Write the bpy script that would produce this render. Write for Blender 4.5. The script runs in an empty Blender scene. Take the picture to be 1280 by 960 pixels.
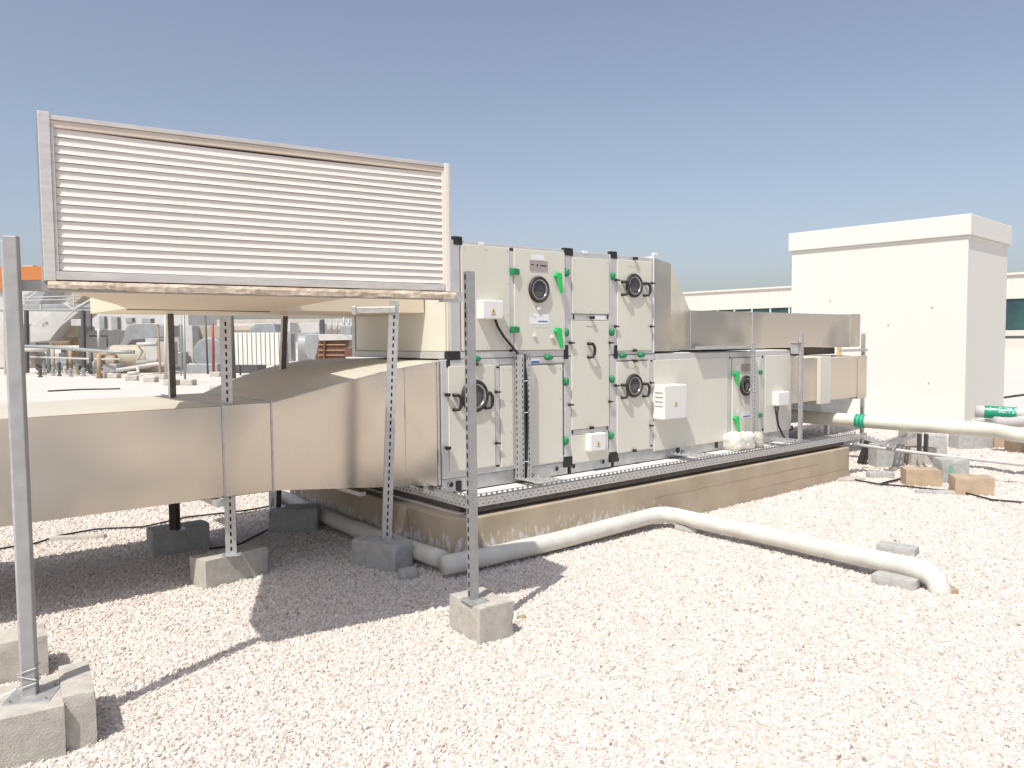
import bpy, math, random
from mathutils import Vector, Matrix, noise
R = math.radians
random.seed(7)
scene = bpy.context.scene
COL = scene.collection

# ------------------------------------------------------------------ camera
PITCH, ROLL, EYE = R(3.2), R(0.5), 1.6
FPX = 980.0
fw = Vector((0, math.cos(PITCH), -math.sin(PITCH)))
r0 = Vector((1, 0, 0)); u0 = r0.cross(fw)
rt = r0*math.cos(ROLL) - u0*math.sin(ROLL)
up = u0*math.cos(ROLL) + r0*math.sin(ROLL)
CAMP = Vector((0, 0, EYE))
cd = bpy.data.cameras.new('camera'); cam = bpy.data.objects.new('camera', cd); COL.objects.link(cam)
mc = Matrix((( rt.x, up.x, -fw.x, 0), (rt.y, up.y, -fw.y, 0), (rt.z, up.z, -fw.z, EYE), (0, 0, 0, 1)))
cam.matrix_world = mc
cd.sensor_width = 36; cd.lens = FPX/1280*36; cd.clip_end = 3000; cd.clip_start = 0.05
scene.camera = cam

# ------------------------------------------------------------------ world and sun
SUN_AZ, SUN_EL = 27.5, 59.0          # light travels towards azimuth 27.5 deg right of +Y
world = bpy.data.worlds.new('World'); scene.world = world; world.use_nodes = True
wn = world.node_tree.nodes; wl = world.node_tree.links
sky = wn.new('ShaderNodeTexSky'); sky.sky_type = 'NISHITA'; sky.sun_disc = False
sky.sun_elevation = R(SUN_EL); sky.sun_rotation = R(SUN_AZ + 180)
sky.altitude = 0; sky.air_density = 1.0; sky.dust_density = 2.2; sky.ozone_density = 2.0
hsv = wn.new('ShaderNodeHueSaturation'); hsv.inputs['Saturation'].default_value = .72
tint = wn.new('ShaderNodeMixRGB'); tint.blend_type = 'MULTIPLY'; tint.inputs[0].default_value = 1; tint.inputs[2].default_value = (1.0, .98, 1.0, 1)
wl.new(sky.outputs[0], hsv.inputs['Color']); wl.new(hsv.outputs[0], tint.inputs[1]); wl.new(tint.outputs[0], wn['Background'].inputs[0]); wn['Background'].inputs[1].default_value = 0.13
sl = bpy.data.lights.new('sun', 'SUN'); sl.energy = 4.1; sl.angle = R(0.53); sl.color = (1.0, 0.96, 0.895)
so = bpy.data.objects.new('sun', sl); COL.objects.link(so)
ld = Vector((math.sin(R(SUN_AZ))*math.cos(R(SUN_EL)), math.cos(R(SUN_AZ))*math.cos(R(SUN_EL)), -math.sin(R(SUN_EL))))
so.rotation_euler = ld.to_track_quat('-Z', 'Y').to_euler(); so.location = (-5, -8, 20)
scene.view_settings.view_transform = 'Standard'; scene.view_settings.look = 'None'
scene.view_settings.exposure = 0.12; scene.view_settings.gamma = 1
scene.render.engine = 'CYCLES'

# ------------------------------------------------------------------ survey helpers (pixels of the 1280x960 photo -> real surfaces)
def ray(x, y): return fw + rt*((x-640)/FPX) + up*((480-y)/FPX)
def gz(x, y, z=0.0):
    d = ray(x, y); return CAMP + d*((z-EYE)/d.z)
def atY(x, y, Y):
    d = ray(x, y); return CAMP + d*(Y/d.y)
HP = 0.37                                     # plinth height
O = gz(552, 619, HP); O.z = 0
E_ = gz(988, 549, HP); U = (E_-O); U.z = 0; U.normalize(); V = Vector((-U.y, U.x, 0))
def fr(x, y, v=0.0):                          # photo pixel on the plane v of the air handler frame
    d = ray(x, y); P = O+V*v; t = ((P-CAMP).dot(V))/d.dot(V); q = CAMP+d*t-O
    return q.dot(U), q.z
def uvz(x, y, z):
    q = gz(x, y, z)-O; return (q.dot(U), q.dot(V), z)
def frame_m(o, x):
    x = Vector((x.x, x.y, 0)).normalized()
    return Matrix(((x.x, -x.y, 0, o.x), (x.y, x.x, 0, o.y), (0, 0, 1, 0), (0, 0, 0, 1)))
MA = frame_m(O, U); MI = Matrix.Identity(4)
P1 = gz(38, 868, .2); P2 = gz(597, 751, .2)
ML = frame_m(P1, P2-P1)

# ------------------------------------------------------------------ materials
MATS = {}
def mat(name, col, rough=.6, metal=0.0, n_scale=0, n_amt=0.0, bump=0.0, bscale=60, spec=None, col2=None, detail=4, nrough=0.0, coords='Object', stretch=None):
    m = bpy.data.materials.new(name); m.use_nodes = True
    nt = m.node_tree; b = nt.nodes['Principled BSDF']; L = nt.links
    b.inputs['Base Color'].default_value = (*col, 1); b.inputs['Roughness'].default_value = rough
    b.inputs['Metallic'].default_value = metal
    if spec is not None: b.inputs['Specular IOR Level'].default_value = spec
    tc = nt.nodes.new('ShaderNodeTexCoord'); src = tc.outputs[coords]
    if stretch:
        mp = nt.nodes.new('ShaderNodeMapping'); mp.inputs['Scale'].default_value = stretch
        L.new(src, mp.inputs[0]); src = mp.outputs[0]
    if n_scale:
        n = nt.nodes.new('ShaderNodeTexNoise'); n.inputs['Scale'].default_value = n_scale; n.inputs['Detail'].default_value = detail
        L.new(src, n.inputs['Vector'])
        r = nt.nodes.new('ShaderNodeValToRGB'); r.color_ramp.elements[0].position = .32; r.color_ramp.elements[1].position = .68
        c2 = col2 or tuple(c*(1-n_amt) for c in col)
        r.color_ramp.elements[0].color = (*c2, 1); r.color_ramp.elements[1].color = (*col, 1)
        L.new(n.outputs[0], r.inputs[0]); L.new(r.outputs[0], b.inputs['Base Color'])
        if nrough:
            mr = nt.nodes.new('ShaderNodeMapRange'); mr.inputs[3].default_value = rough-nrough; mr.inputs[4].default_value = rough+nrough
            L.new(n.outputs[0], mr.inputs[0]); L.new(mr.outputs[0], b.inputs['Roughness'])
    if bump:
        n2 = nt.nodes.new('ShaderNodeTexNoise'); n2.inputs['Scale'].default_value = bscale; n2.inputs['Detail'].default_value = 6
        L.new(src, n2.inputs['Vector'])
        bp = nt.nodes.new('ShaderNodeBump'); bp.inputs['Strength'].default_value = bump; bp.inputs['Distance'].default_value = .01
        L.new(n2.outputs[0], bp.inputs['Height']); L.new(bp.outputs[0], b.inputs['Normal'])
    MATS[name] = m; return m

cream = mat('cream_panel_paint', (.70, .68, .58), .36, n_scale=2.2, n_amt=.07, bump=.06, bscale=3, nrough=.08, detail=7, stretch=(1, 1, .45))
alu = mat('aluminium_profile', (.64, .63, .61), .42, .35, n_scale=6, n_amt=.12, nrough=.08)
base_steel = mat('base_galvanised_steel', (.55, .56, .56), .38, .7, n_scale=9, n_amt=.25, nrough=.1)
galv = mat('galvanised_steel', (.60, .60, .59), .42, .6, n_scale=30, n_amt=.2, bump=.05, bscale=90, nrough=.1)
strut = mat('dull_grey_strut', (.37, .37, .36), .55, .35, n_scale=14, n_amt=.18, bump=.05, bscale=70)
black = mat('black_plastic', (.018, .016, .016), .45)
black_rubber = mat('black_cable_sheath', (.02, .02, .02), .55)
dark_metal = mat('bitumen_steel_and_slot_shade', (.06, .05, .045), .6, .2, n_scale=20, n_amt=.4)  # dark steel parts, also the shade painted behind post slots
green_l = mat('bright_green_handle', (.02, .50, .12), .35)
green_d = mat('dark_green_hinge', (.015, .23, .08), .4)
chrome = mat('porthole_ring_steel', (.38, .36, .35), .25, .8)
glass_d = mat('dark_porthole_glass', (.05, .045, .05), .12, 0, spec=.8)
white_p = mat('white_box_plastic', (.80, .785, .74), .45, n_scale=5, n_amt=.05)
white_l = mat('louvre_white_paint', (.76, .71, .65), .5, n_scale=3, n_amt=.05)
louv_alu = mat('louvre_frame_aluminium', (.66, .63, .59), .42, .35, n_scale=8, n_amt=.18, stretch=(1, 1, 6))
lpaint = mat('sticker_white', (.80, .80, .80), .5)
blue = mat('sticker_blue', (.06, .17, .42), .5)
plate_m = mat('nameplate_grey', (.42, .35, .33), .4, .2)
ink = mat('black_print', (.03, .025, .025), .6)
yellow = mat('warning_yellow', (.70, .48, .08), .5)
concrete = mat('concrete_block', (.52, .49, .43), .92, n_scale=22, n_amt=.20, bump=.40, bscale=150)
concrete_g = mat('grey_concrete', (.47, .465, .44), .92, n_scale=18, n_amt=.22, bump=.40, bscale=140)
brick_tan = mat('tan_concrete_block', (.50, .38, .26), .9, n_scale=9, n_amt=.2, bump=.4, bscale=60)
pipe_w = mat('white_painted_lagging', (.70, .68, .61), .65, n_scale=6, n_amt=.16, bump=.5, bscale=14, detail=8)
pipe_c = mat('cream_painted_lagging', (.68, .67, .57), .55, n_scale=6, n_amt=.10, bump=.15, bscale=14)
pipe_g = mat('grey_lagging', (.56, .54, .52), .6, n_scale=6, n_amt=.12, bump=.2, bscale=14)
green_w = mat('green_pipe_band', (.01, .30, .17), .35)
bld_w = mat('white_render', (.70, .69, .635), .85, n_scale=1.6, n_amt=.025, stretch=(1, 1, .3), detail=7, bump=.1, bscale=20)
far_w = mat('far_white_cladding', (.68, .655, .585), .8, n_scale=.6, n_amt=.05)
win_g = mat('green_tinted_glass', (.035, .11, .10), .12, 0, spec=.8, n_scale=.8, col2=(.02, .05, .07))
foam = mat('peeling_foam_tape', (.70, .61, .49), .9, n_scale=26, col2=(.46, .36, .27), bump=1.0, bscale=50, stretch=(.5, 1, 1.4), detail=8)
orange = mat('orange_cladding', (.50, .18, .055), .7)
duct_in = mat('cream_duct_underside', (.72, .62, .47), .6, n_scale=1.5, n_amt=.05, bump=.06, bscale=4)
y_white = mat('yard_white', (.56, .55, .52), .7, n_scale=2, n_amt=.12)
y_grey = mat('yard_grey_metal', (.38, .395, .40), .5, .3, n_scale=2, n_amt=.2)
y_cream = mat('yard_cream', (.48, .43, .33), .7, n_scale=2, n_amt=.15)
y_tan = mat('yard_tan', (.42, .31, .20), .8, n_scale=2, n_amt=.2)
y_dark = mat('yard_dark_steel', (.10, .10, .10), .6, .2)
y_pipe = mat('yard_greenish_pipe', (.33, .355, .34), .5, .2)
mid_dark = mat('shaded_post_steel', (.15, .135, .12), .6, .2, n_scale=20, n_amt=.3)  # dark side of the rear posts, shade put into the colour
tray_gap_dark = mat('dusty_brown_and_gap_shade', (.15, .125, .105), .85, n_scale=20, n_amt=.3)  # dusty brown tray floor, also the shade painted into gaps
lit_side = mat('sunlit_post_side', (.70, .68, .64), .5, n_scale=20, n_amt=.15)  # pale side of the rear posts, sunlight put into the colour
y_red = mat('yard_red_pipe', (.30, .07, .06), .5)
y_brown = mat('yard_brown_mesh', (.19, .085, .05), .8, n_scale=12, n_amt=.4)

# duct metal: dull galvanised sheet with soft streaks
def duct_material():
    m = mat('galvanised_duct_sheet', (.60, .54, .46), .28, .92)
    nt = m.node_tree; L = nt.links; b = nt.nodes['Principled BSDF']
    tc = nt.nodes.new('ShaderNodeTexCoord')
    n1 = nt.nodes.new('ShaderNodeTexNoise'); n1.inputs['Scale'].default_value = 1.1; n1.inputs['Detail'].default_value = 2
    n2 = nt.nodes.new('ShaderNodeTexNoise'); n2.inputs['Scale'].default_value = 90; n2.inputs['Detail'].default_value = 2
    vo = nt.nodes.new('ShaderNodeTexVoronoi'); vo.inputs['Scale'].default_value = 60
    for n in (n1, n2, vo): L.new(tc.outputs['Object'], n.inputs['Vector'])
    r = nt.nodes.new('ShaderNodeValToRGB'); r.color_ramp.elements[0].position = .38; r.color_ramp.elements[1].position = .60
    r.color_ramp.elements[0].color = (.47, .45, .41, 1); r.color_ramp.elements[1].color = (.75, .67, .56, 1)
    L.new(n1.outputs[0], r.inputs[0])
    mx = nt.nodes.new('ShaderNodeMixRGB'); mx.blend_type = 'MULTIPLY'; mx.inputs[0].default_value = .03
    L.new(r.outputs[0], mx.inputs[1]); L.new(vo.outputs['Color'], mx.inputs[2]); L.new(mx.outputs[0], b.inputs['Base Color'])
    mr = nt.nodes.new('ShaderNodeMapRange'); mr.inputs[3].default_value = .20; mr.inputs[4].default_value = .34
    L.new(n1.outputs[0], mr.inputs[0]); L.new(mr.outputs[0], b.inputs['Roughness'])
    bp = nt.nodes.new('ShaderNodeBump'); bp.inputs['Strength'].default_value = .08; bp.inputs['Distance'].default_value = .02
    L.new(n1.outputs[0], bp.inputs['Height']); L.new(bp.outputs[0], b.inputs['Normal'])
    # settled dust on upward facing sheets
    ge = nt.nodes.new('ShaderNodeNewGeometry'); sx = nt.nodes.new('ShaderNodeSeparateXYZ'); L.new(ge.outputs['True Normal'], sx.inputs[0])
    du = nt.nodes.new('ShaderNodeMapRange'); du.inputs[1].default_value = .4; du.inputs[2].default_value = .8; du.inputs[4].default_value = .8; L.new(sx.outputs['Z'], du.inputs[0])
    m2 = nt.nodes.new('ShaderNodeMixRGB'); L.new(du.outputs[0], m2.inputs[0]); L.new(mx.outputs[0], m2.inputs[1]); m2.inputs[2].default_value = (.60, .56, .47, 1); L.new(m2.outputs[0], b.inputs['Base Color'])
    me_ = nt.nodes.new('ShaderNodeMapRange'); me_.inputs[3].default_value = .92; me_.inputs[4].default_value = .1; L.new(du.outputs[0], me_.inputs[0]); L.new(me_.outputs[0], b.inputs['Metallic'])
    ad = nt.nodes.new('ShaderNodeMath'); ad.operation = 'MULTIPLY_ADD'; ad.inputs[1].default_value = .5; L.new(du.outputs[0], ad.inputs[0]); L.new(mr.outputs[0], ad.inputs[2]); L.new(ad.outputs[0], b.inputs['Roughness'])
    return m
duct = duct_material()

# plinth concrete: tan paint, horizontal casting lines, white splashes low down on it
def plinth_material():
    m = mat('tan_painted_concrete', (.44, .36, .26), .85)
    nt = m.node_tree; L = nt.links; b = nt.nodes['Principled BSDF']
    tc = nt.nodes.new('ShaderNodeTexCoord'); sep = nt.nodes.new('ShaderNodeSeparateXYZ'); L.new(tc.outputs['Object'], sep.inputs[0])
    n1 = nt.nodes.new('ShaderNodeTexNoise'); n1.inputs['Scale'].default_value = 2.5; n1.inputs['Detail'].default_value = 6; L.new(tc.outputs['Object'], n1.inputs['Vector'])
    r = nt.nodes.new('ShaderNodeValToRGB'); r.color_ramp.elements[0].position = .3; r.color_ramp.elements[1].position = .7
    r.color_ramp.elements[0].color = (.37, .295, .205, 1); r.color_ramp.elements[1].color = (.50, .42, .31, 1); L.new(n1.outputs[0], r.inputs[0])
    mp = nt.nodes.new('ShaderNodeMapping'); mp.inputs['Scale'].default_value = (1, 1, .42); L.new(tc.outputs['Object'], mp.inputs[0])
    n2 = nt.nodes.new('ShaderNodeTexNoise'); n2.inputs['Scale'].default_value = 26; n2.inputs['Detail'].default_value = 5; L.new(mp.outputs[0], n2.inputs['Vector'])
    # splash amount = noise + (height falloff) + (along the wall)
    hz = nt.nodes.new('ShaderNodeMapRange'); hz.inputs[1].default_value = .10; hz.inputs[2].default_value = .30; hz.inputs[3].default_value = .24; hz.inputs[4].default_value = -.20
    L.new(sep.outputs['Z'], hz.inputs[0])
    hx = nt.nodes.new('ShaderNodeMapRange'); hx.inputs[1].default_value = 1.5; hx.inputs[2].default_value = 2.6; hx.inputs[3].default_value = 0; hx.inputs[4].default_value = -.35
    L.new(sep.outputs['X'], hx.inputs[0])
    a1 = nt.nodes.new('ShaderNodeMath'); a1.operation = 'ADD'; L.new(n2.outputs[0], a1.inputs[0]); L.new(hz.outputs[0], a1.inputs[1])
    a2 = nt.nodes.new('ShaderNodeMath'); a2.operation = 'ADD'; L.new(a1.outputs[0], a2.inputs[0]); L.new(hx.outputs[0], a2.inputs[1])
    rs = nt.nodes.new('ShaderNodeMapRange'); rs.inputs[1].default_value = .56; rs.inputs[2].default_value = .68; L.new(a2.outputs[0], rs.inputs[0])
    mx = nt.nodes.new('ShaderNodeMixRGB'); L.new(rs.outputs[0], mx.inputs[0]); L.new(r.outputs[0], mx.inputs[1]); mx.inputs[2].default_value = (.60, .58, .56, 1)
    L.new(mx.outputs[0], b.inputs['Base Color'])
    bp = nt.nodes.new('ShaderNodeBump'); bp.inputs['Strength'].default_value = .4; bp.inputs['Distance'].default_value = .01
    L.new(n1.outputs[0], bp.inputs['Height']); L.new(bp.outputs[0], b.inputs['Normal'])
    return m
plinth_m = plinth_material()
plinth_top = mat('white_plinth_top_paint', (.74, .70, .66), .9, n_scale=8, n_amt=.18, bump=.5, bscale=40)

def stone_material():
    m = bpy.data.materials.new('crushed_limestone'); m.use_nodes = True
    nt = m.node_tree; L = nt.links; b = nt.nodes['Principled BSDF']; b.inputs['Roughness'].default_value = .92
    b.inputs['Specular IOR Level'].default_value = .2
    oi = nt.nodes.new('ShaderNodeObjectInfo')
    r = nt.nodes.new('ShaderNodeValToRGB'); e = r.color_ramp.elements
    e[0].position = 0; e[0].color = (.26, .21, .16, 1); e[1].position = 1; e[1].color = (.74, .69, .64, 1)
    for p, c in ((.005, (.36, .29, .25)), (.012, (.50, .44, .39)), (.2, (.61, .55, .49)), (.6, (.655, .60, .545)), (.85, (.69, .64, .585))):
        q = e.new(p); q.color = (*c, 1)
    L.new(oi.outputs['Random'], r.inputs[0]); L.new(r.outputs[0], b.inputs['Base Color'])
    return m
stone_m = stone_material()
def ground_material():
    m = bpy.data.materials.new('limestone_gravel_bed'); m.use_nodes = True
    nt = m.node_tree; L = nt.links; b = nt.nodes['Principled BSDF']; b.inputs['Roughness'].default_value = .95
    b.inputs['Specular IOR Level'].default_value = .1
    tc = nt.nodes.new('ShaderNodeTexCoord')
    vo = nt.nodes.new('ShaderNodeTexVoronoi'); vo.inputs['Scale'].default_value = 42; L.new(tc.outputs['Object'], vo.inputs['Vector'])
    hs = nt.nodes.new('ShaderNodeSeparateColor'); L.new(vo.outputs['Color'], hs.inputs[0])
    r = nt.nodes.new('ShaderNodeValToRGB'); e = r.color_ramp.elements
    e[0].position = 0; e[0].color = (.53, .465, .41, 1); e[1].position = .4; e[1].color = (.67, .61, .56, 1)
    L.new(hs.outputs[0], r.inputs[0])
    n = nt.nodes.new('ShaderNodeTexNoise'); n.inputs['Scale'].default_value = .5; n.inputs['Detail'].default_value = 5; L.new(tc.outputs['Object'], n.inputs['Vector'])
    mr = nt.nodes.new('ShaderNodeMapRange'); mr.inputs[3].default_value = .88; mr.inputs[4].default_value = 1.08; L.new(n.outputs[0], mr.inputs[0])
    mx = nt.nodes.new('ShaderNodeVectorMath'); mx.operation = 'SCALE'; L.new(r.outputs[0], mx.inputs[0]); L.new(mr.outputs[0], mx.inputs['Scale'])
    L.new(mx.outputs[0], b.inputs['Base Color'])
    bp = nt.nodes.new('ShaderNodeBump'); bp.inputs['Strength'].default_value = .7; bp.inputs['Distance'].default_value = .012; bp.invert = True
    L.new(vo.outputs['Distance'], bp.inputs['Height']); L.new(bp.outputs[0], b.inputs['Normal'])
    return m
ground_m = ground_material()

# ------------------------------------------------------------------ mesh builder
class MB:
    def __init__(s): s.v = []; s.f = []; s.mi = []; s.m = 0
    def face(s, pts):
        k = len(s.v); s.v += [tuple(p) for p in pts]; s.f.append(tuple(range(k, k+len(pts)))); s.mi.append(s.m)
    def add(s, vs, fs):
        k = len(s.v); s.v += [tuple(p) for p in vs]; s.f += [tuple(i+k for i in f) for f in fs]; s.mi += [s.m]*len(fs); return s
    def box(s, x0, x1, y0, y1, z0, z1, M=None):
        vs = [Vector((x, y, z)) for z in (z0, z1) for x, y in ((x0, y0), (x1, y0), (x1, y1), (x0, y1))]
        if M is not None: vs = [M @ v for v in vs]
        return s.add(vs, [(0, 3, 2, 1), (4, 5, 6, 7), (0, 1, 5, 4), (1, 2, 6, 5), (2, 3, 7, 6), (3, 0, 4, 7)])
    def hexa(s, a, b):      # two quads (loops) a -> b
        return s.add(list(a)+list(b), [(3, 2, 1, 0), (4, 5, 6, 7), (0, 1, 5, 4), (1, 2, 6, 5), (2, 3, 7, 6), (3, 0, 4, 7)])
    def prism(s, poly, d):  # extrude polygon by vector d
        n = len(poly); d = Vector(d); a = [Vector(p) for p in poly]
        return s.add(a+[p+d for p in a], [tuple(reversed(range(n))), tuple(range(n, 2*n))]+[(i, (i+1) % n, n+(i+1) % n, n+i) for i in range(n)])
    def tube(s, pts, r, n=12, caps=True):
        pts = [Vector(p) for p in pts]; rings = []
        rr = r if isinstance(r, (list, tuple)) else [r]*len(pts)
        prev = None
        for i, p in enumerate(pts):
            t = (pts[min(i+1, len(pts)-1)]-pts[max(i-1, 0)]).normalized()
            a = Vector((0, 0, 1)) if abs(t.z) < .95 else Vector((1, 0, 0))
            if prev is not None: a = prev
            x = (a - t*a.dot(t)).normalized(); prev = x; y = t.cross(x)
            rings.append([p+(x*math.cos(2*math.pi*k/n)+y*math.sin(2*math.pi*k/n))*rr[i] for k in range(n)])
        vs = [v for g in rings for v in g]; fs = []
        for i in range(len(pts)-1):
            for k in range(n): fs.append((i*n+k, i*n+(k+1) % n, (i+1)*n+(k+1) % n, (i+1)*n+k))
        if caps: fs += [tuple(reversed(range(n))), tuple(range((len(pts)-1)*n, len(pts)*n))]
        return s.add(vs, fs)
    def lathe(s, c, ax, prof, n=32, ref=None):   # profile of (radius, height along ax)
        c = Vector(c); ax = Vector(ax).normalized(); a = Vector((0, 0, 1)) if abs(ax.z) < .9 else Vector((1, 0, 0))
        x = (a-ax*a.dot(ax)).normalized(); y = ax.cross(x); vs = []; fs = []
        for r, h in prof:
            vs += [c+ax*h+(x*math.cos(2*math.pi*k/n)+y*math.sin(2*math.pi*k/n))*r for k in range(n)]
        for i in range(len(prof)-1):
            for k in range(n): fs.append((i*n+k, i*n+(k+1) % n, (i+1)*n+(k+1) % n, (i+1)*n+k))
        return s.add(vs, fs)
    def disc(s, c, ax, r, n=32):
        c = Vector(c); ax = Vector(ax).normalized(); a = Vector((0, 0, 1)) if abs(ax.z) < .9 else Vector((1, 0, 0))
        x = (a-ax*a.dot(ax)).normalized(); y = ax.cross(x)
        return s.add([c+(x*math.cos(2*math.pi*k/n)+y*math.sin(2*math.pi*k/n))*r for k in range(n)], [tuple(range(n))])
    def perf(s, L, W, M, pitch=.05, sl=.028, sw=.009, rows=(.5,), stagger=0, t=.0025, start=.02):
        """perforated plate with real slots; local x = length, y = width, z = thickness"""
        hol = []
        for ri, r in enumerate(rows):
            x = start+(stagger if ri % 2 else 0)
            while x+sl < L-.004:
                hol.append((x, x+sl, r*W-sw/2, r*W+sw/2)); x += pitch
        xs = sorted({0, L} | {round(h[0], 5) for h in hol} | {round(h[1], 5) for h in hol})
        ys = sorted({0, W} | {round(h[2], 5) for h in hol} | {round(h[3], 5) for h in hol})
        hs = set()
        def isin(i, j):
            if i < 0 or j < 0 or i >= len(xs)-1 or j >= len(ys)-1: return False
            cx = (xs[i]+xs[i+1])/2; cy = (ys[j]+ys[j+1])/2
            return not any(h[0] < cx < h[1] and h[2] < cy < h[3] for h in hol)
        vid = {}; vs = []; fs = []
        def vv(i, j, k):
            if (i, j, k) not in vid: vid[(i, j, k)] = len(vs); vs.append(M @ Vector((xs[i], ys[j], t*k)))
            return vid[(i, j, k)]
        for i in range(len(xs)-1):
            for j in range(len(ys)-1):
                if not isin(i, j): continue
                fs.append((vv(i, j, 1), vv(i+1, j, 1), vv(i+1, j+1, 1), vv(i, j+1, 1)))
                fs.append((vv(i, j+1, 0), vv(i+1, j+1, 0), vv(i+1, j, 0), vv(i, j, 0)))
                if not isin(i-1, j): fs.append((vv(i, j, 0), vv(i, j, 1), vv(i, j+1, 1), vv(i, j+1, 0)))
                if not isin(i+1, j): fs.append((vv(i+1, j+1, 0), vv(i+1, j+1, 1), vv(i+1, j, 1), vv(i+1, j, 0)))
                if not isin(i, j-1): fs.append((vv(i+1, j, 0), vv(i+1, j, 1), vv(i, j, 1), vv(i, j, 0)))
                if not isin(i, j+1): fs.append((vv(i, j+1, 0), vv(i, j+1, 1), vv(i+1, j+1, 1), vv(i+1, j+1, 0)))
        return s.add(vs, fs)

ROOTW = {}
def world_of(o):
    while o.parent: o = o.parent
    return ROOTW[o.name]
def obj(name, mb, mats, parent=None, frame=MI, origin=None, bevel=0, smooth=False, kind=None, rz=None):
    """link the builder as ONE mesh; frame = matrix that takes the builder's coordinates to the world"""
    if parent is not None: inv = world_of(parent).inverted()
    else:
        vs = [frame @ Vector(v) for v in mb.v]
        if origin is None:
            origin = Vector((sum(v.x for v in vs)/len(vs), sum(v.y for v in vs)/len(vs), min(v.z for v in vs)))
        else: origin = frame @ Vector(origin)
        q = math.atan2(frame[1][0], frame[0][0]) if rz is None else rz
        w = Matrix.Translation(origin) @ Matrix.Rotation(q, 4, 'Z'); inv = w.inverted()
    T = inv @ frame
    me = bpy.data.meshes.new(name); me.from_pydata([T @ Vector(v) for v in mb.v], [], mb.f)
    for m in (mats if isinstance(mats, (list, tuple)) else [mats]): me.materials.append(m)
    for p, k in zip(me.polygons, mb.mi): p.material_index = k; p.use_smooth = smooth
    me.update()
    o = bpy.data.objects.new(name, me); COL.objects.link(o)
    if parent is not None: o.parent = parent
    else: o.matrix_world = w; ROOTW[o.name] = w
    if smooth == 'auto' or smooth:
        for e in me.edges: pass
    if bevel:
        b = o.modifiers.new('bevel', 'BEVEL'); b.width = bevel; b.segments = 2; b.limit_method = 'ANGLE'; b.angle_limit = R(35)
    if kind: o['kind'] = kind
    return o
def thing(name, label, cat, at, frame=MI, group=None):
    p = frame @ Vector(at); q = math.atan2(frame[1][0], frame[0][0])
    o = bpy.data.objects.new(name, None); COL.objects.link(o); o.empty_display_size = .1
    w = Matrix.Translation(p) @ Matrix.Rotation(q, 4, 'Z'); o.matrix_world = w; ROOTW[o.name] = w
    o['label'] = label; o['category'] = cat
    if group: o['group'] = group
    return o
def tag(o, label, cat, group=None):
    o['label'] = label; o['category'] = cat
    if group: o['group'] = group
    return o
def copy_tree(o, at, rz, label, frame=MI):
    c = o.copy(); COL.objects.link(c); w = Matrix.Translation(at) @ Matrix.Rotation(rz, 4, 'Z'); c.matrix_world = w; ROOTW[c.name] = w; c['label'] = label
    for ch in list(o.children):
        d = ch.copy(); COL.objects.link(d); d.parent = c
        for g in list(ch.children):
            e = g.copy(); COL.objects.link(e); e.parent = d
    return c
def text_polys(s, size):
    cu = bpy.data.curves.new('lettering', 'FONT'); cu.body = s; cu.size = size; cu.resolution_u = 2
    ob = bpy.data.objects.new('lettering', cu); COL.objects.link(ob)
    dg = bpy.context.evaluated_depsgraph_get(); dg.update()
    me = bpy.data.meshes.new_from_object(ob.evaluated_get(dg))
    vs = [tuple(v.co) for v in me.vertices]; fs = [tuple(p.vertices) for p in me.polygons]
    bpy.data.objects.remove(ob); bpy.data.curves.remove(cu); bpy.data.meshes.remove(me)
    return vs, fs

# ------------------------------------------------------------------ ground
g = MB()
N = 60
ext = [(-900 + 1800*i/3) for i in range(4)]
g.face([(-900, -300, 0), (900, -300, 0), (900, 1500, 0), (-900, 1500, 0)])
gr = obj('roof_gravel_ground', g, ground_m, origin=(0, 0, 0)); gr['kind'] = 'structure'

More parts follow.
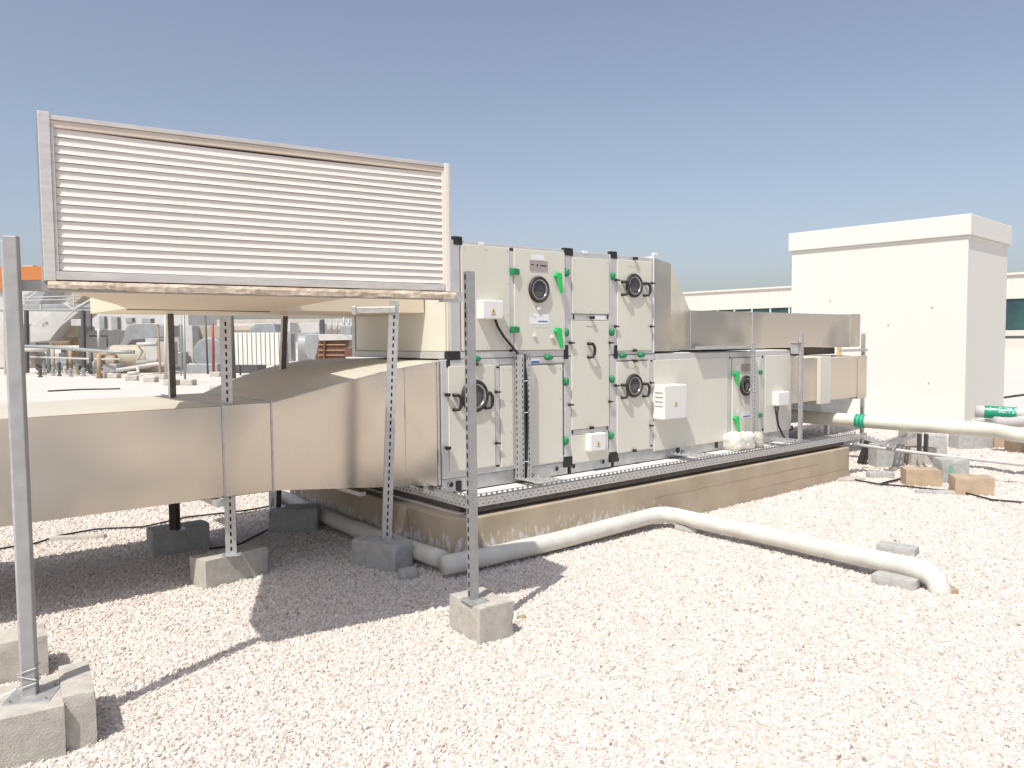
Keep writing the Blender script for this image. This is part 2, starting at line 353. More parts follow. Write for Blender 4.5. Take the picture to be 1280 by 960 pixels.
def gravel():
    pts = []; rnd = random.Random(3)
    def inside(x, y):
        q = Vector((x, y, 0))-O; u = q.dot(U); v = q.dot(V)
        return -.36 < u < 5.0 and -.76 < v < 2.2
    def zone(y0, y1, dens, sc, xk=.80):
        y = y0
        # rejection sampling in wedge
        area = xk*(y1*y1-y0*y0)+1.2*(y1-y0)
        for _ in range(int(area*dens)):
            while True:
                yy = rnd.uniform(y0, y1); xx = rnd.uniform(-xk*y1-.6, xk*y1+.6)
                if abs(xx) < xk*yy+.6: break
            if inside(xx, yy): continue
            pts.append((xx, yy, rnd.uniform(-.005, .003), sc))
    zone(2.0, 4.5, 4300, .92); zone(4.5, 7.0, 3100, 1.0); zone(7.0, 11.0, 1300, 1.15); zone(11, 15, 300, 1.4)
    me = bpy.data.meshes.new('gravel'); me.from_pydata([p[:3] for p in pts], [], [])
    at = me.attributes.new('sc', 'FLOAT', 'POINT'); at.data.foreach_set('value', [p[3] for p in pts])
    o = bpy.data.objects.new('gravel', me); COL.objects.link(o); o['kind'] = 'stuff'; o['label'] = 'loose pinkish white crushed stone spread over the roof'; o['category'] = 'gravel'
    me.materials.append(stone_m)
    ng = bpy.data.node_groups.new('gravel_scatter', 'GeometryNodeTree')
    ng.interface.new_socket('Geometry', in_out='INPUT', socket_type='NodeSocketGeometry')
    ng.interface.new_socket('Geometry', in_out='OUTPUT', socket_type='NodeSocketGeometry')
    nn = ng.nodes; L = ng.links
    gi = nn.new('NodeGroupInput'); go = nn.new('NodeGroupOutput')
    g2i = nn.new('GeometryNodeGeometryToInstance')
    for k in range(6):
        ico = nn.new('GeometryNodeMeshIcoSphere'); ico.inputs['Radius'].default_value = .0105; ico.inputs['Subdivisions'].default_value = 2 if k < 3 else 1
        nz = nn.new('ShaderNodeTexNoise'); nz.noise_dimensions = '4D'; nz.inputs['W'].default_value = k*7.3; nz.inputs['Scale'].default_value = 75; nz.inputs['Detail'].default_value = 0
        sub = nn.new('ShaderNodeVectorMath'); sub.operation = 'SUBTRACT'; sub.inputs[1].default_value = (.5, .5, .5); L.new(nz.outputs['Color'], sub.inputs[0])
        scv = nn.new('ShaderNodeVectorMath'); scv.operation = 'SCALE'; scv.inputs['Scale'].default_value = .022; L.new(sub.outputs[0], scv.inputs[0])
        sp = nn.new('GeometryNodeSetPosition'); L.new(ico.outputs['Mesh'], sp.inputs['Geometry']); L.new(scv.outputs[0], sp.inputs['Offset'])
        sm = nn.new('GeometryNodeSetMaterial'); sm.inputs['Material'].default_value = stone_m; L.new(sp.outputs[0], sm.inputs['Geometry'])
        ss = nn.new('GeometryNodeSetShadeSmooth'); ss.inputs['Shade Smooth'].default_value = False; L.new(sm.outputs[0], ss.inputs['Geometry'])
        L.new(ss.outputs[0], g2i.inputs[0])
    iop = nn.new('GeometryNodeInstanceOnPoints'); iop.inputs['Pick Instance'].default_value = True
    L.new(gi.outputs[0], iop.inputs['Points']); L.new(g2i.outputs[0], iop.inputs['Instance'])
    rv = nn.new('FunctionNodeRandomValue'); rv.data_type = 'FLOAT_VECTOR'; rv.inputs[0].default_value = (0, 0, 0); rv.inputs[1].default_value = (6.28, 6.28, 6.28); rv.inputs['Seed'].default_value = 2
    L.new(rv.outputs[0], iop.inputs['Rotation'])
    rs = nn.new('FunctionNodeRandomValue'); rs.data_type = 'FLOAT_VECTOR'; rs.inputs[0].default_value = (.55, .55, .45); rs.inputs[1].default_value = (1.45, 1.2, 1.0); rs.inputs['Seed'].default_value = 5
    na = nn.new('GeometryNodeInputNamedAttribute'); na.data_type = 'FLOAT'; na.inputs['Name'].default_value = 'sc'
    ms = nn.new('ShaderNodeVectorMath'); ms.operation = 'SCALE'; L.new(rs.outputs[0], ms.inputs[0]); L.new(na.outputs[0], ms.inputs['Scale'])
    L.new(ms.outputs[0], iop.inputs['Scale'])
    ri = nn.new('FunctionNodeRandomValue'); ri.data_type = 'INT'; ri.inputs[4].default_value = 0; ri.inputs[5].default_value = 5; ri.inputs['Seed'].default_value = 9
    L.new(ri.outputs[2], iop.inputs['Instance Index'])
    L.new(iop.outputs[0], go.inputs[0])
    md = o.modifiers.new('scatter', 'NODES'); md.node_group = ng
gravel()

# ------------------------------------------------------------------ plinth
def plinth():
    t = thing('concrete_plinth', 'long low tan painted concrete plinth under the cream air handling unit', 'plinth', (0, 0, 0), MA)
    outline = [(-.40, 2.0), (-.40, -.55), (-.385, -.64), (-.34, -.71), (-.27, -.755), (-.18, -.77), (5.07, -.77), (5.07, 2.0)]
    m = MB(); n = len(outline)
    # side walls with fine subdivision and slight unevenness
    m.prism([(x, y, -.02) for x, y in outline], (0, 0, HP+.008))
    o = obj('wall', m, plinth_m, t, MA, bevel=.012)
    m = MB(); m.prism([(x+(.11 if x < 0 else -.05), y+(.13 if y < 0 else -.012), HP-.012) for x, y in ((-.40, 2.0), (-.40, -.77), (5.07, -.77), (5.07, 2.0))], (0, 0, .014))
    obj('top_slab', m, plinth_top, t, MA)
    for z, a_, c_ in ((.235, 1.7, 4.4), (.12, 3.1, 5.05)):
        pts_ = [(a_+(c_-a_)*k/30, -.7708, z+.012*noise.noise(Vector((k*.4, z*50, 0)))) for k in range(31)]
        m = MB(); m.tube(pts_, [.0012+.0012*noise.noise(Vector((k*.9, z*9, 4))) for k in range(31)], 5); obj('casting_line', m, y_tan, t, MA)
    # plaster lump on the left side of the plinth, where the paint was trowelled on
    m = MB(); m.hexa([Vector(p) for p in ((-.50, -.16, .12), (-.39, -.16, .12), (-.39, -.03, .12), (-.50, -.03, .12))], [Vector(p) for p in ((-.43, -.13, .355), (-.39, -.13, .355), (-.39, -.05, .355), (-.43, -.05, .355))]); obj('buttress', m, plinth_m, t, MA, bevel=.03)
plinth()

# ------------------------------------------------------------------ air handling unit
AH = thing('air_handling_unit', 'two-storey cream panelled air handling unit with green door hardware standing on the tan plinth', 'air handler', (2.5, 0, HP), MA)
NV = Vector((0, -1, 0))
def A(name, mb, m, parent=AH, **k): return obj(name, mb, m, parent, MA, **k)
def boxpart(name, x0, x1, y0, y1, z0, z1, m, parent=AH, bevel=.004, **k):
    b = MB(); b.box(x0, x1, y0, y1, z0, z1); return A(name, b, m, parent, bevel=bevel, **k)
# cores
ZL0, ZL1, ZU1 = .49, 1.452, 2.40
boxpart('lower_casing', .012, 5.11, .022, 1.585, ZL0, ZL1-.012, cream)
boxpart('upper_casing', .112, 2.55, .022, 1.575, ZL1+.002, ZU1-.012, cream)
# base skid in three lengths with lifting holes
def skid(x0, x1, holes):
    b = MB(); b.box(x0, x1, -.004, .05, HP+.012, .494); b.box(x0, x0+.05, .05, 1.56, HP+.012, .494); b.box(x1-.05, x1, .05, 1.56, HP+.012, .494)
    s = A('base_rail', b, base_steel, bevel=.003)
    for h in holes:
        c = MB(); c.lathe((h, -.006, .445), NV, [(.030, 0), (.030, .006), (.022, .006)], 20); A('hole_ring', c, base_steel, s)
        c = MB(); c.disc((h, -.0085, .445), NV, .0225, 20); A('lifting_hole', c, black, s)
def ux(x, y=510): return fr(x, y)[0]
skid(0, 1.385, [ux(563, 600), ux(695, 588)])
skid(1.43, 1.96, [ux(716, 587), ux(753, 581)])
skid(2.0, 5.08, [ux(771, 578)])
boxpart('void', 1.386, 1.429, .02, 1.5, HP+.012, .49, black); boxpart('void', 1.961, 1.999, .02, 1.5, HP+.012, .49, black)
for u in (fr(847, 569)[0], fr(895, 560)[0]):
    boxpart('base_slot', u-.03, u+.03, -.007, .0, .405, .475, black, bevel=.01)
# frame rails (each rail a part)
def rail_h(x0, x1, z0, z1, v=-.010): boxpart('frame_rail', x0, x1, v, .03, z0, z1, alu, bevel=.006)
def rail_v(x0, x1, z0, z1, v=-.013): boxpart('frame_post', x0, x1, v, .03, z0, z1, alu, bevel=.008)
rail_h(.105, 2.56, 2.345, ZU1); rail_h(.10, 2.56, ZL1+.002, 1.512)
rail_h(.0, 1.345, 1.395, ZL1-.002); rail_h(2.03, 2.60, 1.395, ZL1-.002); rail_h(2.605, 5.12, 1.385, ZL1-.002)
rail_h(0, 5.12, .496, .556)
vu = [(.10, .20), (.715, .757), (1.345, 1.433), (1.93, 2.035), (2.512, 2.56)]
for a, b in vu: rail_v(a, b, ZL1+.004, ZU1-.002)
u616, u624 = ux(616), ux(624)
lowv = [(0, .085), (ux(617.5), ux(624)), (ux(640.5), ux(658)), (1.345, 1.433), (1.93, 2.035), (ux(810, 500), ux(815.5, 500)), (ux(908.5, 500), ux(913, 500)), (ux(949, 500), ux(955, 500)), (5.06, 5.12)]
for a, b in lowv: rail_v(a, b, .50, ZL1-.004)
# rails returning along the left end
for (u0_, z0, z1) in ((.10, 2.345, ZU1), (.10, ZL1+.002, 1.512)):
    boxpart('end_rail', u0_-.008, u0_+.03, .031, 1.58, z0, z1, alu, bevel=.006)
boxpart('end_post', .088, .13, 1.54, 1.60, ZL1+.004, ZU1-.002, alu, bevel=.006)
boxpart('end_panel', .096, .11, .06, 1.53, 1.515, 2.343, cream)
# top cover strips
boxpart('roof_sheet', .12, 2.545, .04, 1.56, ZU1-.012, ZU1+.004, alu)
boxpart('roof_sheet', 2.57, 5.10, .04, 1.57, ZL1-.012, ZL1+.006, white_p)
# black moulded corner blocks (px position, size in m)
def corner(x, y, w, h, v=.018):
    u, z = fr(x, y); boxpart('corner_block', u-w/2, u+w/2, -v, .03, z-h/2, z+h/2, black, bevel=.008)
for c in ((571, 301, .09, .07), (566, 444.5, .13, .075), (709.5, 315, .11, .07), (766, 319, .09, .07), (706.5, 440, .055, .13), (768.5, 440, .055, .13),
          (709, 577, .11, .10), (766, 571, .12, .10), (573, 607, .05, .08), (559, 455, .04, .06)): corner(*c)
for c in ((638, 312, .045, .028), (638, 438, .045, .028), (621, 459, .045, .02), (621, 582, .045, .02), (716, 396, .018, .05), (758.5, 396, .018, .05), (714.5, 539, .018, .05),
          (758, 534, .018, .05), (813, 451, .04, .02), (813, 557, .04, .02), (911, 447, .03, .03), (911.5, 550, .03, .03), (952, 446, .04, .03), (952, 537, .04, .03), (988, 441, .06, .07), (989, 535, .05, .06)):
    corner(*c, v=.016)

# panels and doors
def panel(name, x0, x1, y0, y1, m=cream, proud=.016, par=AH, screws=True):
    """photo box (x0..x1, y0..y1 measured at its middle) -> slab on the front"""
    xm = (x0+x1)/2; ym = (y0+y1)/2
    u0_ = fr(x0, ym)[0]; u1_ = fr(x1, ym)[0]; z1 = fr(xm, y0)[1]; z0 = fr(xm, y1)[1]
    b = MB(); b.box(u0_, u1_, -proud, .0, z0, z1); o = A(name, b, m, par, bevel=.004)
    if screws:
        s = MB(); w = u1_-u0_; h = z1-z0
        nx = max(2, int(w/.22)+1); nz = max(2, int(h/.28)+1)
        for i in range(nx):
            for zz in (z0+.028, z1-.028): s.lathe((u0_+.03+(w-.06)*i/(nx-1), -proud-.001, zz), NV, [(.006, 0), (.005, .003), (.0001, .004)], 8)
        for j in range(1, nz-1):
            for uu in (u0_+.028, u1_-.028): s.lathe((uu, -proud-.001, z0+.03+(h-.06)*j/(nz-1)), NV, [(.006, 0), (.005, .003), (.0001, .004)], 8)
        A('screw_heads', s, dark_metal if name == 'x' else alu, o, kind='stuff')
    return o, (u0_, u1_, z0, z1)
pA1, _ = panel('panel', 575.5, 636, 307.5, 438)
dA2, _ = panel('door', 641, 704, 313.5, 437.5, proud=.024, screws=False)
pB1, _ = panel('panel', 713.5, 760, 323, 392.5)
dB2, _ = panel('door', 713, 759.5, 401, 535, proud=.020, screws=False)
pB3, _ = panel('panel', 713, 759, 542, 576)
dC1, _ = panel('door', 770, 812.5, 326, 438, proud=.022, screws=False)
dC2, _ = panel('door', 769.5, 810, 451.5, 563, proud=.022, screws=False)
dD1, _ = panel('door', 559.5, 617, 457, 586, proud=.022, screws=False)
pD2, _ = panel('panel', 624.5, 640, 457, 583)
pE, _ = panel('panel', 659, 702, 456.5, 579)
pG, _ = panel('panel', 816, 908, 448.5, 557)
dH, _ = panel('door', 913.5, 948.5, 447, 549, proud=.022, screws=False)
pI, _ = panel('panel', 955, 986, 444, 539)
boxpart('cross_rail', 1.435, 1.93, -.009, .03, fr(736, 400.5)[1], fr(736, 393)[1], alu)
boxpart('cross_rail', 1.435, 1.93, -.009, .03, fr(736, 541.5)[1], fr(736, 535.5)[1], alu)

def porthole(x, y, r, door, proud=.022):
    u, z = fr(x, y, -proud)
    b = MB(); b.lathe((u, -proud, z), NV, [(r, 0), (r, .016), (r*.94, .026), (r*.84, .028), (r*.78, .020), (r*.76, .004)], 40)
    A('porthole_ring', b, dark_metal, door, smooth=True)
    b = MB(); b.lathe((u, -proud-.001, z), NV, [(r*.80, .016), (r*.78, .022), (r*.70, .024), (r*.66, .014), (r*.64, .006)], 40)
    A('inner_ring', b, chrome, door, smooth=True)
    b = MB(); b.lathe((u, -proud, z), NV, [(r*.78, .003), (r*.60, .009), (r*.3, .013), (.0005, .014)], 32)
    A('glass', b, glass_d, door, smooth=True)
porthole(673, 362, .115, dA2, .024); porthole(792, 357, .115, dC1); porthole(593, 495, .135, dD1); porthole(792, 482, .115, dC2); porthole(932, 482, .115, dH)

def d_handle(x, y0, y1, door, proud=.022):
    u, z1 = fr(x, y0, -proud); z0 = fr(x, y1, -proud)[1]
    pts = [(u-.035, -proud, z1), (u-.03, -proud-.016, z1), (u-.004, -proud-.036, z1-.004), (u+.012, -proud-.042, z1-.03), (u+.014, -proud-.044, (z0+z1)/2), (u+.012, -proud-.042, z0+.03), (u-.004, -proud-.036, z0+.004), (u-.03, -proud-.016, z0), (u-.035, -proud, z0)]
    b = MB(); b.tube(pts, .0145, 10); A('handle', b, black, door, smooth=True)
for x, y0, y1, dr in ((780, 352.5, 368.5, dC1), (807.5, 354.5, 369.5, dC1), (779.5, 481, 497, dC2), (806.5, 479.5, 495, dC2), (571, 493.5, 512, dD1), (610, 490.5, 509.5, dD1), (738, 429.5, 446.5, dB2)):
    d_handle(x, y0, y1, dr, .020)
def lever(x, y, L_, door, proud=.022):      # green lever handle: boss with a tapering grip that hangs down
    u, z = fr(x, y, -proud-.03)
    b = MB(); b.lathe((u, -proud, z), NV, [(.024, 0), (.022, .03), (.018, .045), (.0005, .046)], 16)
    k = [(-.004, 0), (.030, .004), (.040, -L_), (.016, -L_)]
    a = [(u-.020, -proud-.022, z+.026), (u+.040, -proud-.022, z+.022), (u+.046, -proud-.036, z-L_), (u+.016, -proud-.036, z-L_)]
    c = [(u-.020, -proud-.048, z+.026), (u+.038, -proud-.050, z+.022), (u+.044, -proud-.056, z-L_), (u+.018, -proud-.056, z-L_)]
    b.hexa([Vector(q) for q in a], [Vector(q) for q in c])
    A('lever_handle', b, green_l, door, bevel=.004)
lever(697, 344.5, .15, dA2); lever(697, 413.5, .15, dA2); lever(920, 467, .14, dH); lever(920, 523, .14, dH)
def hinge(x, y, door, w=.10, h=.055, fl=1, m=green_d):   # green wedge hinge
    u, z = fr(x, y, -.03)
    a = [(u-w/2, -.012, z-h/2), (u+w/2, -.012, z-h/2), (u+w/2, -.012, z+h/2), (u-w/2, -.012, z+h/2)]
    s = .75
    l, r = (1, s) if fl > 0 else (s, 1)
    c = [(u-w/2+.006, -.062, z-h/2*l), (u+w/2-.012, -.046, z-h/2*r), (u+w/2-.012, -.046, z+h/2*r), (u-w/2+.006, -.062, z+h/2*l)]
    b = MB(); b.hexa([Vector(q) for q in a], [Vector(q) for q in c]); A('hinge', b, m, door, bevel=.006)
hinge(644, 339.5, dA2); hinge(644, 412, dA2); hinge(951, 465.5, dH, .06, .05, -1); hinge(951, 519, dH, .06, .05, -1)
def clip(x, y, w=.045, h=.075, m=green_d):
    u, z = fr(x, y, -.03); b = MB()
    b.lathe((u, -.010, z), NV, [(.5, 0), (.5, .02), (.42, .034), (.2, .04), (.001, .041)], 20)
    b.v = [(u+(p[0]-u)*w, p[1], z+(p[2]-z)*h) for p in b.v]
    A('green_clip', b, m, smooth=True)
for x, y in ((709, 340.5), (708.5, 415.5), (766.5, 345), (765.5, 415), (708.5, 477), (708, 551), (765.5, 474), (764.5, 544.5)): clip(x, y)
for x, y in ((596, 448.5), (686.5, 446.8), (779.5, 444.5), (802.5, 443.5)): clip(x, y, .085, .05)
def latch(x, y, hor=False, s=1.0):      # small black turn latch standing off the frame
    u, z = fr(x, y, -.03); b = MB()
    b.lathe((u, -.012, z), NV, [(.014*s, 0), (.013*s, .022), (.0005, .023)], 10)
    if hor: b.box(u-.030*s, u+.034*s, -.046, -.032, z-.008*s, z+.006*s)
    else: b.box(u-.022*s, u+.022*s, -.050, -.034, z-.014*s, z+.012*s)
    A('latch', b, black, bevel=.003)
for x, y in ((559, 493.5), (559.5, 560), (794, 323), (793, 438), (793, 451), (792.5, 563), (740, 397), (739, 534.5), (594, 455)): latch(x, y)
for x, y in ((621, 490), (621, 554), (714, 428.5), (763, 428.5), (771, 350), (770, 408), (815, 354), (814, 408), (770.5, 482), (762.5, 502), (814, 478.5), (813.5, 532), (713, 506)): latch(x, y, True)

# enclosures on the front
def enclosure(name, x0, x1, y0, y1, d, marks=True, m=white_p, door=AH):
    xm = (x0+x1)/2; ym = (y0+y1)/2
    a = fr(x0, ym, -d)[0]; c = fr(x1, ym, -d)[0]; z1 = fr(xm, y0, -d)[1]; z0 = fr(xm, y1, -d)[1]
    b = MB(); b.box(a, c, -d, -.012, z0, z1); o = A(name, b, m, bevel=.008)
    b = MB(); b.box(a+.006, c-.006, -d-.008, -d, z0+.006, z1-.006); A('lid', b, m, o, bevel=.004)
    if marks:
        cx = (a+c)/2; cz = (z0+z1)/2-.01; s = .022
        b = MB(); b.prism([(cx-s, -d-.0085, cz-s*.7), (cx+s, -d-.0085, cz-s*.7), (cx, -d-.0085, cz+s)], (0, -.001, 0)); A('warning_triangle', b, yellow, o)
        b = MB(); b.box(cx-.003, cx+.003, -d-.0105, -d-.0095, cz-.006, cz+.010); b.box(cx-.003, cx+.003, -d-.0105, -d-.0095, cz-.012, cz-.008); A('warning_mark', b, ink, o)
        b = MB(); b.box(cx-s, cx+s, -d-.0095, -d-.0085, cz-.036, cz-.024); A('warning_text_strip', b, plate_m, o)
    return o, (a, c, z0, z1)
eA, bA = enclosure('junction_box', 603, 629, 375, 399, .09)
eB, bB = enclosure('junction_box', 737.5, 757, 541.5, 563.5, .075)
eG, bG = enclosure('control_box', 830, 858, 481, 523.5, .16, marks=True)
eI, bI = enclosure('junction_box', 972.5, 986, 489.5, 507, .09, marks=False)
b = MB()
for k in range(4):
    zz = bG[3]-.07-k*.045; b.box(bG[0]-.004, bG[0], -.145, -.05, zz-.006, zz)
A('vent_slots', b, strut, eG)
# nameplates and stickers
def flat(name, x0, x1, y0, y1, m, par, v=-.0245, t=.001):
    xm = (x0+x1)/2; ym = (y0+y1)/2
    a = fr(x0, ym, v)[0]; c = fr(x1, ym, v)[0]; z1 = fr(xm, y0, v)[1]; z0 = fr(xm, y1, v)[1]
    b = MB(); b.box(a, c, v-t, v, z0, z1); return A(name, b, m, par)
flat('nameplate', 662, 684.5, 326, 339, plate_m, dA2, t=.003)
flat('sticker', 664.5, 680, 318.5, 325, lpaint, dA2); flat('print', 664, 667, 330, 331.3, ink, dA2, v=-.0278); flat('print', 675.5, 683, 331.5, 333, ink, dA2, v=-.0278); flat('print', 671, 672.5, 330, 333, ink, dA2, v=-.0278)
flat('sticker', 662, 686, 392.5, 405.5, lpaint, dA2); flat('sticker_stripe', 673, 684.5, 401, 402.5, blue, dA2, v=-.0258)
flat('print', 662.5, 666, 393.5, 394.3, plate_m, dA2, v=-.0258); flat('print', 667, 670, 395.5, 396.3, plate_m, dA2, v=-.0258)
flat('sticker', 663, 686, 408, 408.6, lpaint, dA2)
flat('sticker', 659.5, 674.5, 449, 455, lpaint, AH, v=-.0115); flat('sticker_stripe', 664, 674, 451, 454.5, blue, AH, v=-.0135)
flat('nameplate', 927, 939, 455, 464, plate_m, dH, t=.003); flat('sticker', 927, 940, 514, 523, lpaint, dH, v=-.0225); flat('sticker_stripe', 929, 938, 519.5, 521, blue, dH, v=-.0238)
flat('sticker', 920.5, 923.5, 457.5, 462, lpaint, dH, v=-.0225); flat('sticker', 920.5, 923.5, 512, 516.5, lpaint, dH, v=-.0225)
flat('sticker', 743, 757, 394, 399.5, lpaint, AH, v=-.0095)
flat('sticker', 784, 799, 331.5, 334, mat('pale_yellow_print', (.66, .60, .42), .6), dC1, v=-.0225); flat('sticker', 784, 799, 457, 460.5, MATS['pale_yellow_print'], dC2, v=-.0225)
flat('sticker', 733, 744, 407.5, 408.5, plate_m, dB2, v=-.0205); flat('sticker', 736, 752, 458.5, 459.2, MATS['pale_yellow_print'], dB2, v=-.0205)
for x, y, dr in ((668, 419, dA2), (690, 421, dA2), (673, 385.5, dA2)):
    u, z = fr(x, y, -.026); b = MB(); b.box(u-.018, u+.018, -.040, -.024, z-.014, z+.012); A('vent_plug', b, white_p, dr, bevel=.004)
for x, y in ((602, 303.5), (732, 314.5), (820, 317)):
    u, z = fr(x, y, -.012); b = MB(); b.box(u-.03, u+.03, -.014, .02, z-.020, z+.006); A('rail_clip', b, white_p, AH, bevel=.003)
# flexible connector collar on the left end, where the supply duct joins
boxpart('duct_collar', -.012, .011, .02, 1.56, .47, 1.42, white_p)
boxpart('duct_collar', -.03, -.012, -.012, 1.58, .45, 1.44, galv)

# ------------------------------------------------------------------ supply duct on the left
SD = thing('supply_duct', 'long beige grey galvanised rectangular duct joining the left end of the air handler', 'air duct', (-1.6, .6, .59), MA)
def duct_run(x0, x1, y0, y1, z0, z1, par, m=duct, name='duct_section', f=MA, bev=.006):
    b = MB(); b.box(x0, x1, y0, y1, z0, z1); return obj(name, b, m, par, f, bevel=bev)
dz0, dz1 = .588, 1.192
duct_run(-6.5, -4.35, 0.0, 1.33, dz0, dz1, SD)
duct_run(-4.346, -1.72, 0.0, 1.33, dz0, dz1, SD)
duct_run(-1.716, -1.39, 0.0, 1.33, dz0-.004, dz1+.003, SD)
for u in (-4.348, -1.718, -1.388):
    b = MB(); b.box(u-.006, u+.006, -.009, 1.339, dz0-.012, dz1+.010); obj('seam_flange', b, galv, SD, MA, bevel=.002)
# transition: front face lies in the plane of the unit, top rises in a curve
secs = []
K = 10
for i in range(K+1):
    t = i/K; u = -1.384+(1.384-.032)*t; s = t*t*(3-2*t)
    zt = dz1+(1.435-dz1)*(.8*t+.2*s)+.022*math.sin(math.pi*t); zb = dz0+(.452-dz0)*t
    zt2 = dz1+(1.435-dz1)*(1-(1-min(1, t*1.15))**2)+.01
    secs.append([(u, .002, zb), (u, 1.33+.24*t, zb), (u, 1.33+.24*t, zt2), (u, .002, zt)])
b = MB()
vs = [p for s_ in secs for p in s_]; fs = []
for i in range(K):
    for k in range(4): fs.append((i*4+k, i*4+(k+1) % 4, (i+1)*4+(k+1) % 4, (i+1)*4+k))
fs += [(3, 2, 1, 0), (K*4, K*4+1, K*4+2, K*4+3)]
b.add(vs, [tuple(reversed(f)) for f in fs]); obj('tapered_transition', b, duct, SD, MA, bevel=0)
b = MB(); b.tube([(-1.384, -.002, dz1-.002)]+[(s_[3][0], -.002, s_[3][2]-.002) for s_ in secs], .0035, 6); obj('lock_seam', b, galv, SD, MA)
b = MB(); u_ = fr(478, 500)[0]; b.box(-.33, -.325, -.003, .004, .49, 1.40); obj('fold_line', b, galv, SD, MA)

# ------------------------------------------------------------------ return ducts on the right
RD = thing('return_duct', 'upper galvanised duct with sloping hood leaving the right side of the upper casing', 'air duct', (5.0, .8, 1.47), MA)
b = MB()
s0 = [(2.575, .0, 1.475), (2.575, 1.5, 1.475), (2.575, 1.5, 2.405), (2.575, .0, 2.405)]
s1 = [(2.845, .0, 1.473), (2.845, 1.5, 1.473), (2.845, 1.5, 2.362), (2.845, .0, 2.362)]
s2 = [(3.55, .30, 1.473), (3.55, 1.2, 1.473), (3.55, 1.2, 1.912), (3.55, .30, 1.912)]
b.hexa([Vector(p) for p in s0], [Vector(p) for p in s1]); obj('hood_collar', b, duct, RD, MA, bevel=.004)
b = MB(); b.hexa([Vector(p)+Vector((.002, 0, 0)) for p in s1], [Vector(p) for p in s2]); obj('hood_slope', b, duct, RD, MA, bevel=.004)
b = MB(); b.box(2.562, 2.574, -.015, 1.55, 1.46, 2.42); obj('flexible_joint', b, white_p, RD, MA)
u940 = fr(940, 410, .3)[0]
duct_run(3.556, u940, .30, 1.2, 1.473, 1.912, RD); duct_run(u940+.004, 7.12, .30, 1.2, 1.473, 1.914, RD); duct_run(7.124, 7.40, .285, 1.9, 1.465, 1.925, RD)
for u in (3.553, u940+.002, 7.122):
    b = MB(); b.box(u-.006, u+.006, .291, 1.21, 1.466, 1.921); obj('seam_flange', b, galv, RD, MA, bevel=.002)
LD = thing('lower_return_duct', 'short lower galvanised duct leaving the right end of the air handler beneath the upper duct', 'air duct', (6.0, .6, .78), MA)
duct_run(5.14, 5.30, .0, 1.3, .80, 1.37, LD); duct_run(5.305, 5.78, .03, 1.27, .80, 1.345, LD, name='sleeve')
duct_run(5.3, 6.95, .42, 1.15, 1.37, 1.462, LD, m=tray_gap_dark, name='gap_shade_board')  # added dark board, stands in for the shaded gap between the ducts
duct_run(5.785, 6.05, -.01, 1.33, .755, 1.365, LD, m=cream, name='collar'); duct_run(6.055, 6.80, .02, 1.3, .79, 1.335, LD)
duct_run(6.80, 7.05, .01, 2.4, .77, 1.35, LD, name='elbow')
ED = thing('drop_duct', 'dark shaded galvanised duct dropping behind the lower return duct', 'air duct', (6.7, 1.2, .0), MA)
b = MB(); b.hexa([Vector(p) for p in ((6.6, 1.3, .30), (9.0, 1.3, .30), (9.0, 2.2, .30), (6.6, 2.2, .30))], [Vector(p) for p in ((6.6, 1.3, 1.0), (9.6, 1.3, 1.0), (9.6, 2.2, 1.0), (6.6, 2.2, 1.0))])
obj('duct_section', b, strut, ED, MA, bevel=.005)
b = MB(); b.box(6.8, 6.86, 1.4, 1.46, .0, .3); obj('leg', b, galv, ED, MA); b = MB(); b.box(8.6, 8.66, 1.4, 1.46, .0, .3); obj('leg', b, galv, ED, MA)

# ------------------------------------------------------------------ intake louvre, hood and plenum
LO = thing('intake_louvre', 'wide white slatted intake louvre in an aluminium frame raised on the front posts', 'louvre', (1.0, 0, 1.85), ML)
X0, X1, Z0, Z1 = .108, 1.915, 1.856, 2.500
def Lp(name, b, m, par=LO, **k): return obj(name, b, m, par, ML, **k)
def lbox(name, x0, x1, y0, y1, z0, z1, m, bev=.002, par=LO):
    b = MB(); b.box(x0, x1, y0, y1, z0, z1); return Lp(name, b, m, par, bevel=bev)
lbox('frame_rail', X0, X1, -.012, .03, Z0, Z0+.034, louv_alu); 
b = MB(); b.box(X0, X1, -.010, .36, Z1-.016, Z1+.002); Lp('frame_rail', b, louv_alu, bevel=.002)
lbox('frame_stile', X0-.001, X0+.040, -.014, .03, Z0-.004, Z1+.012, louv_alu); lbox('frame_stile', X1-.032, X1-.008, -.013, .03, Z0-.003, Z1+.004, white_l); lbox('edge_trim', X1-.0075, X1+.001, -.013, .03, Z0-.003, Z1+.004, louv_alu)
lbox('inner_rail', X0+.04, X1-.032, -.004, .03, Z1-.044, Z1-.017, mat('louvre_beige_head', (.62, .53, .44), .6, n_scale=4, n_amt=.12))
lbox('inner_stile', X0+.0405, X0+.052, -.008, .035, Z0+.034, Z1-.045, louv_alu, .001); lbox('inner_stile', X1-.044, X1-.0325, -.008, .035, Z0+.034, Z1-.045, white_l, .001)
lbox('side_sheet', X0-.002, X0+.002, .031, .36, Z0-.002, Z1, duct); lbox('side_sheet', X1-.002, X1+.002, .031, .36, Z0-.002, Z1, duct)
lbox('bird_mesh', X0+.05, X1-.04, .060, .064, Z0+.034, Z1-.04, dark_metal, 0)
NS = 17; zz0 = Z0+.036; zz1 = Z1-.047; pitch = (zz1-zz0)/NS
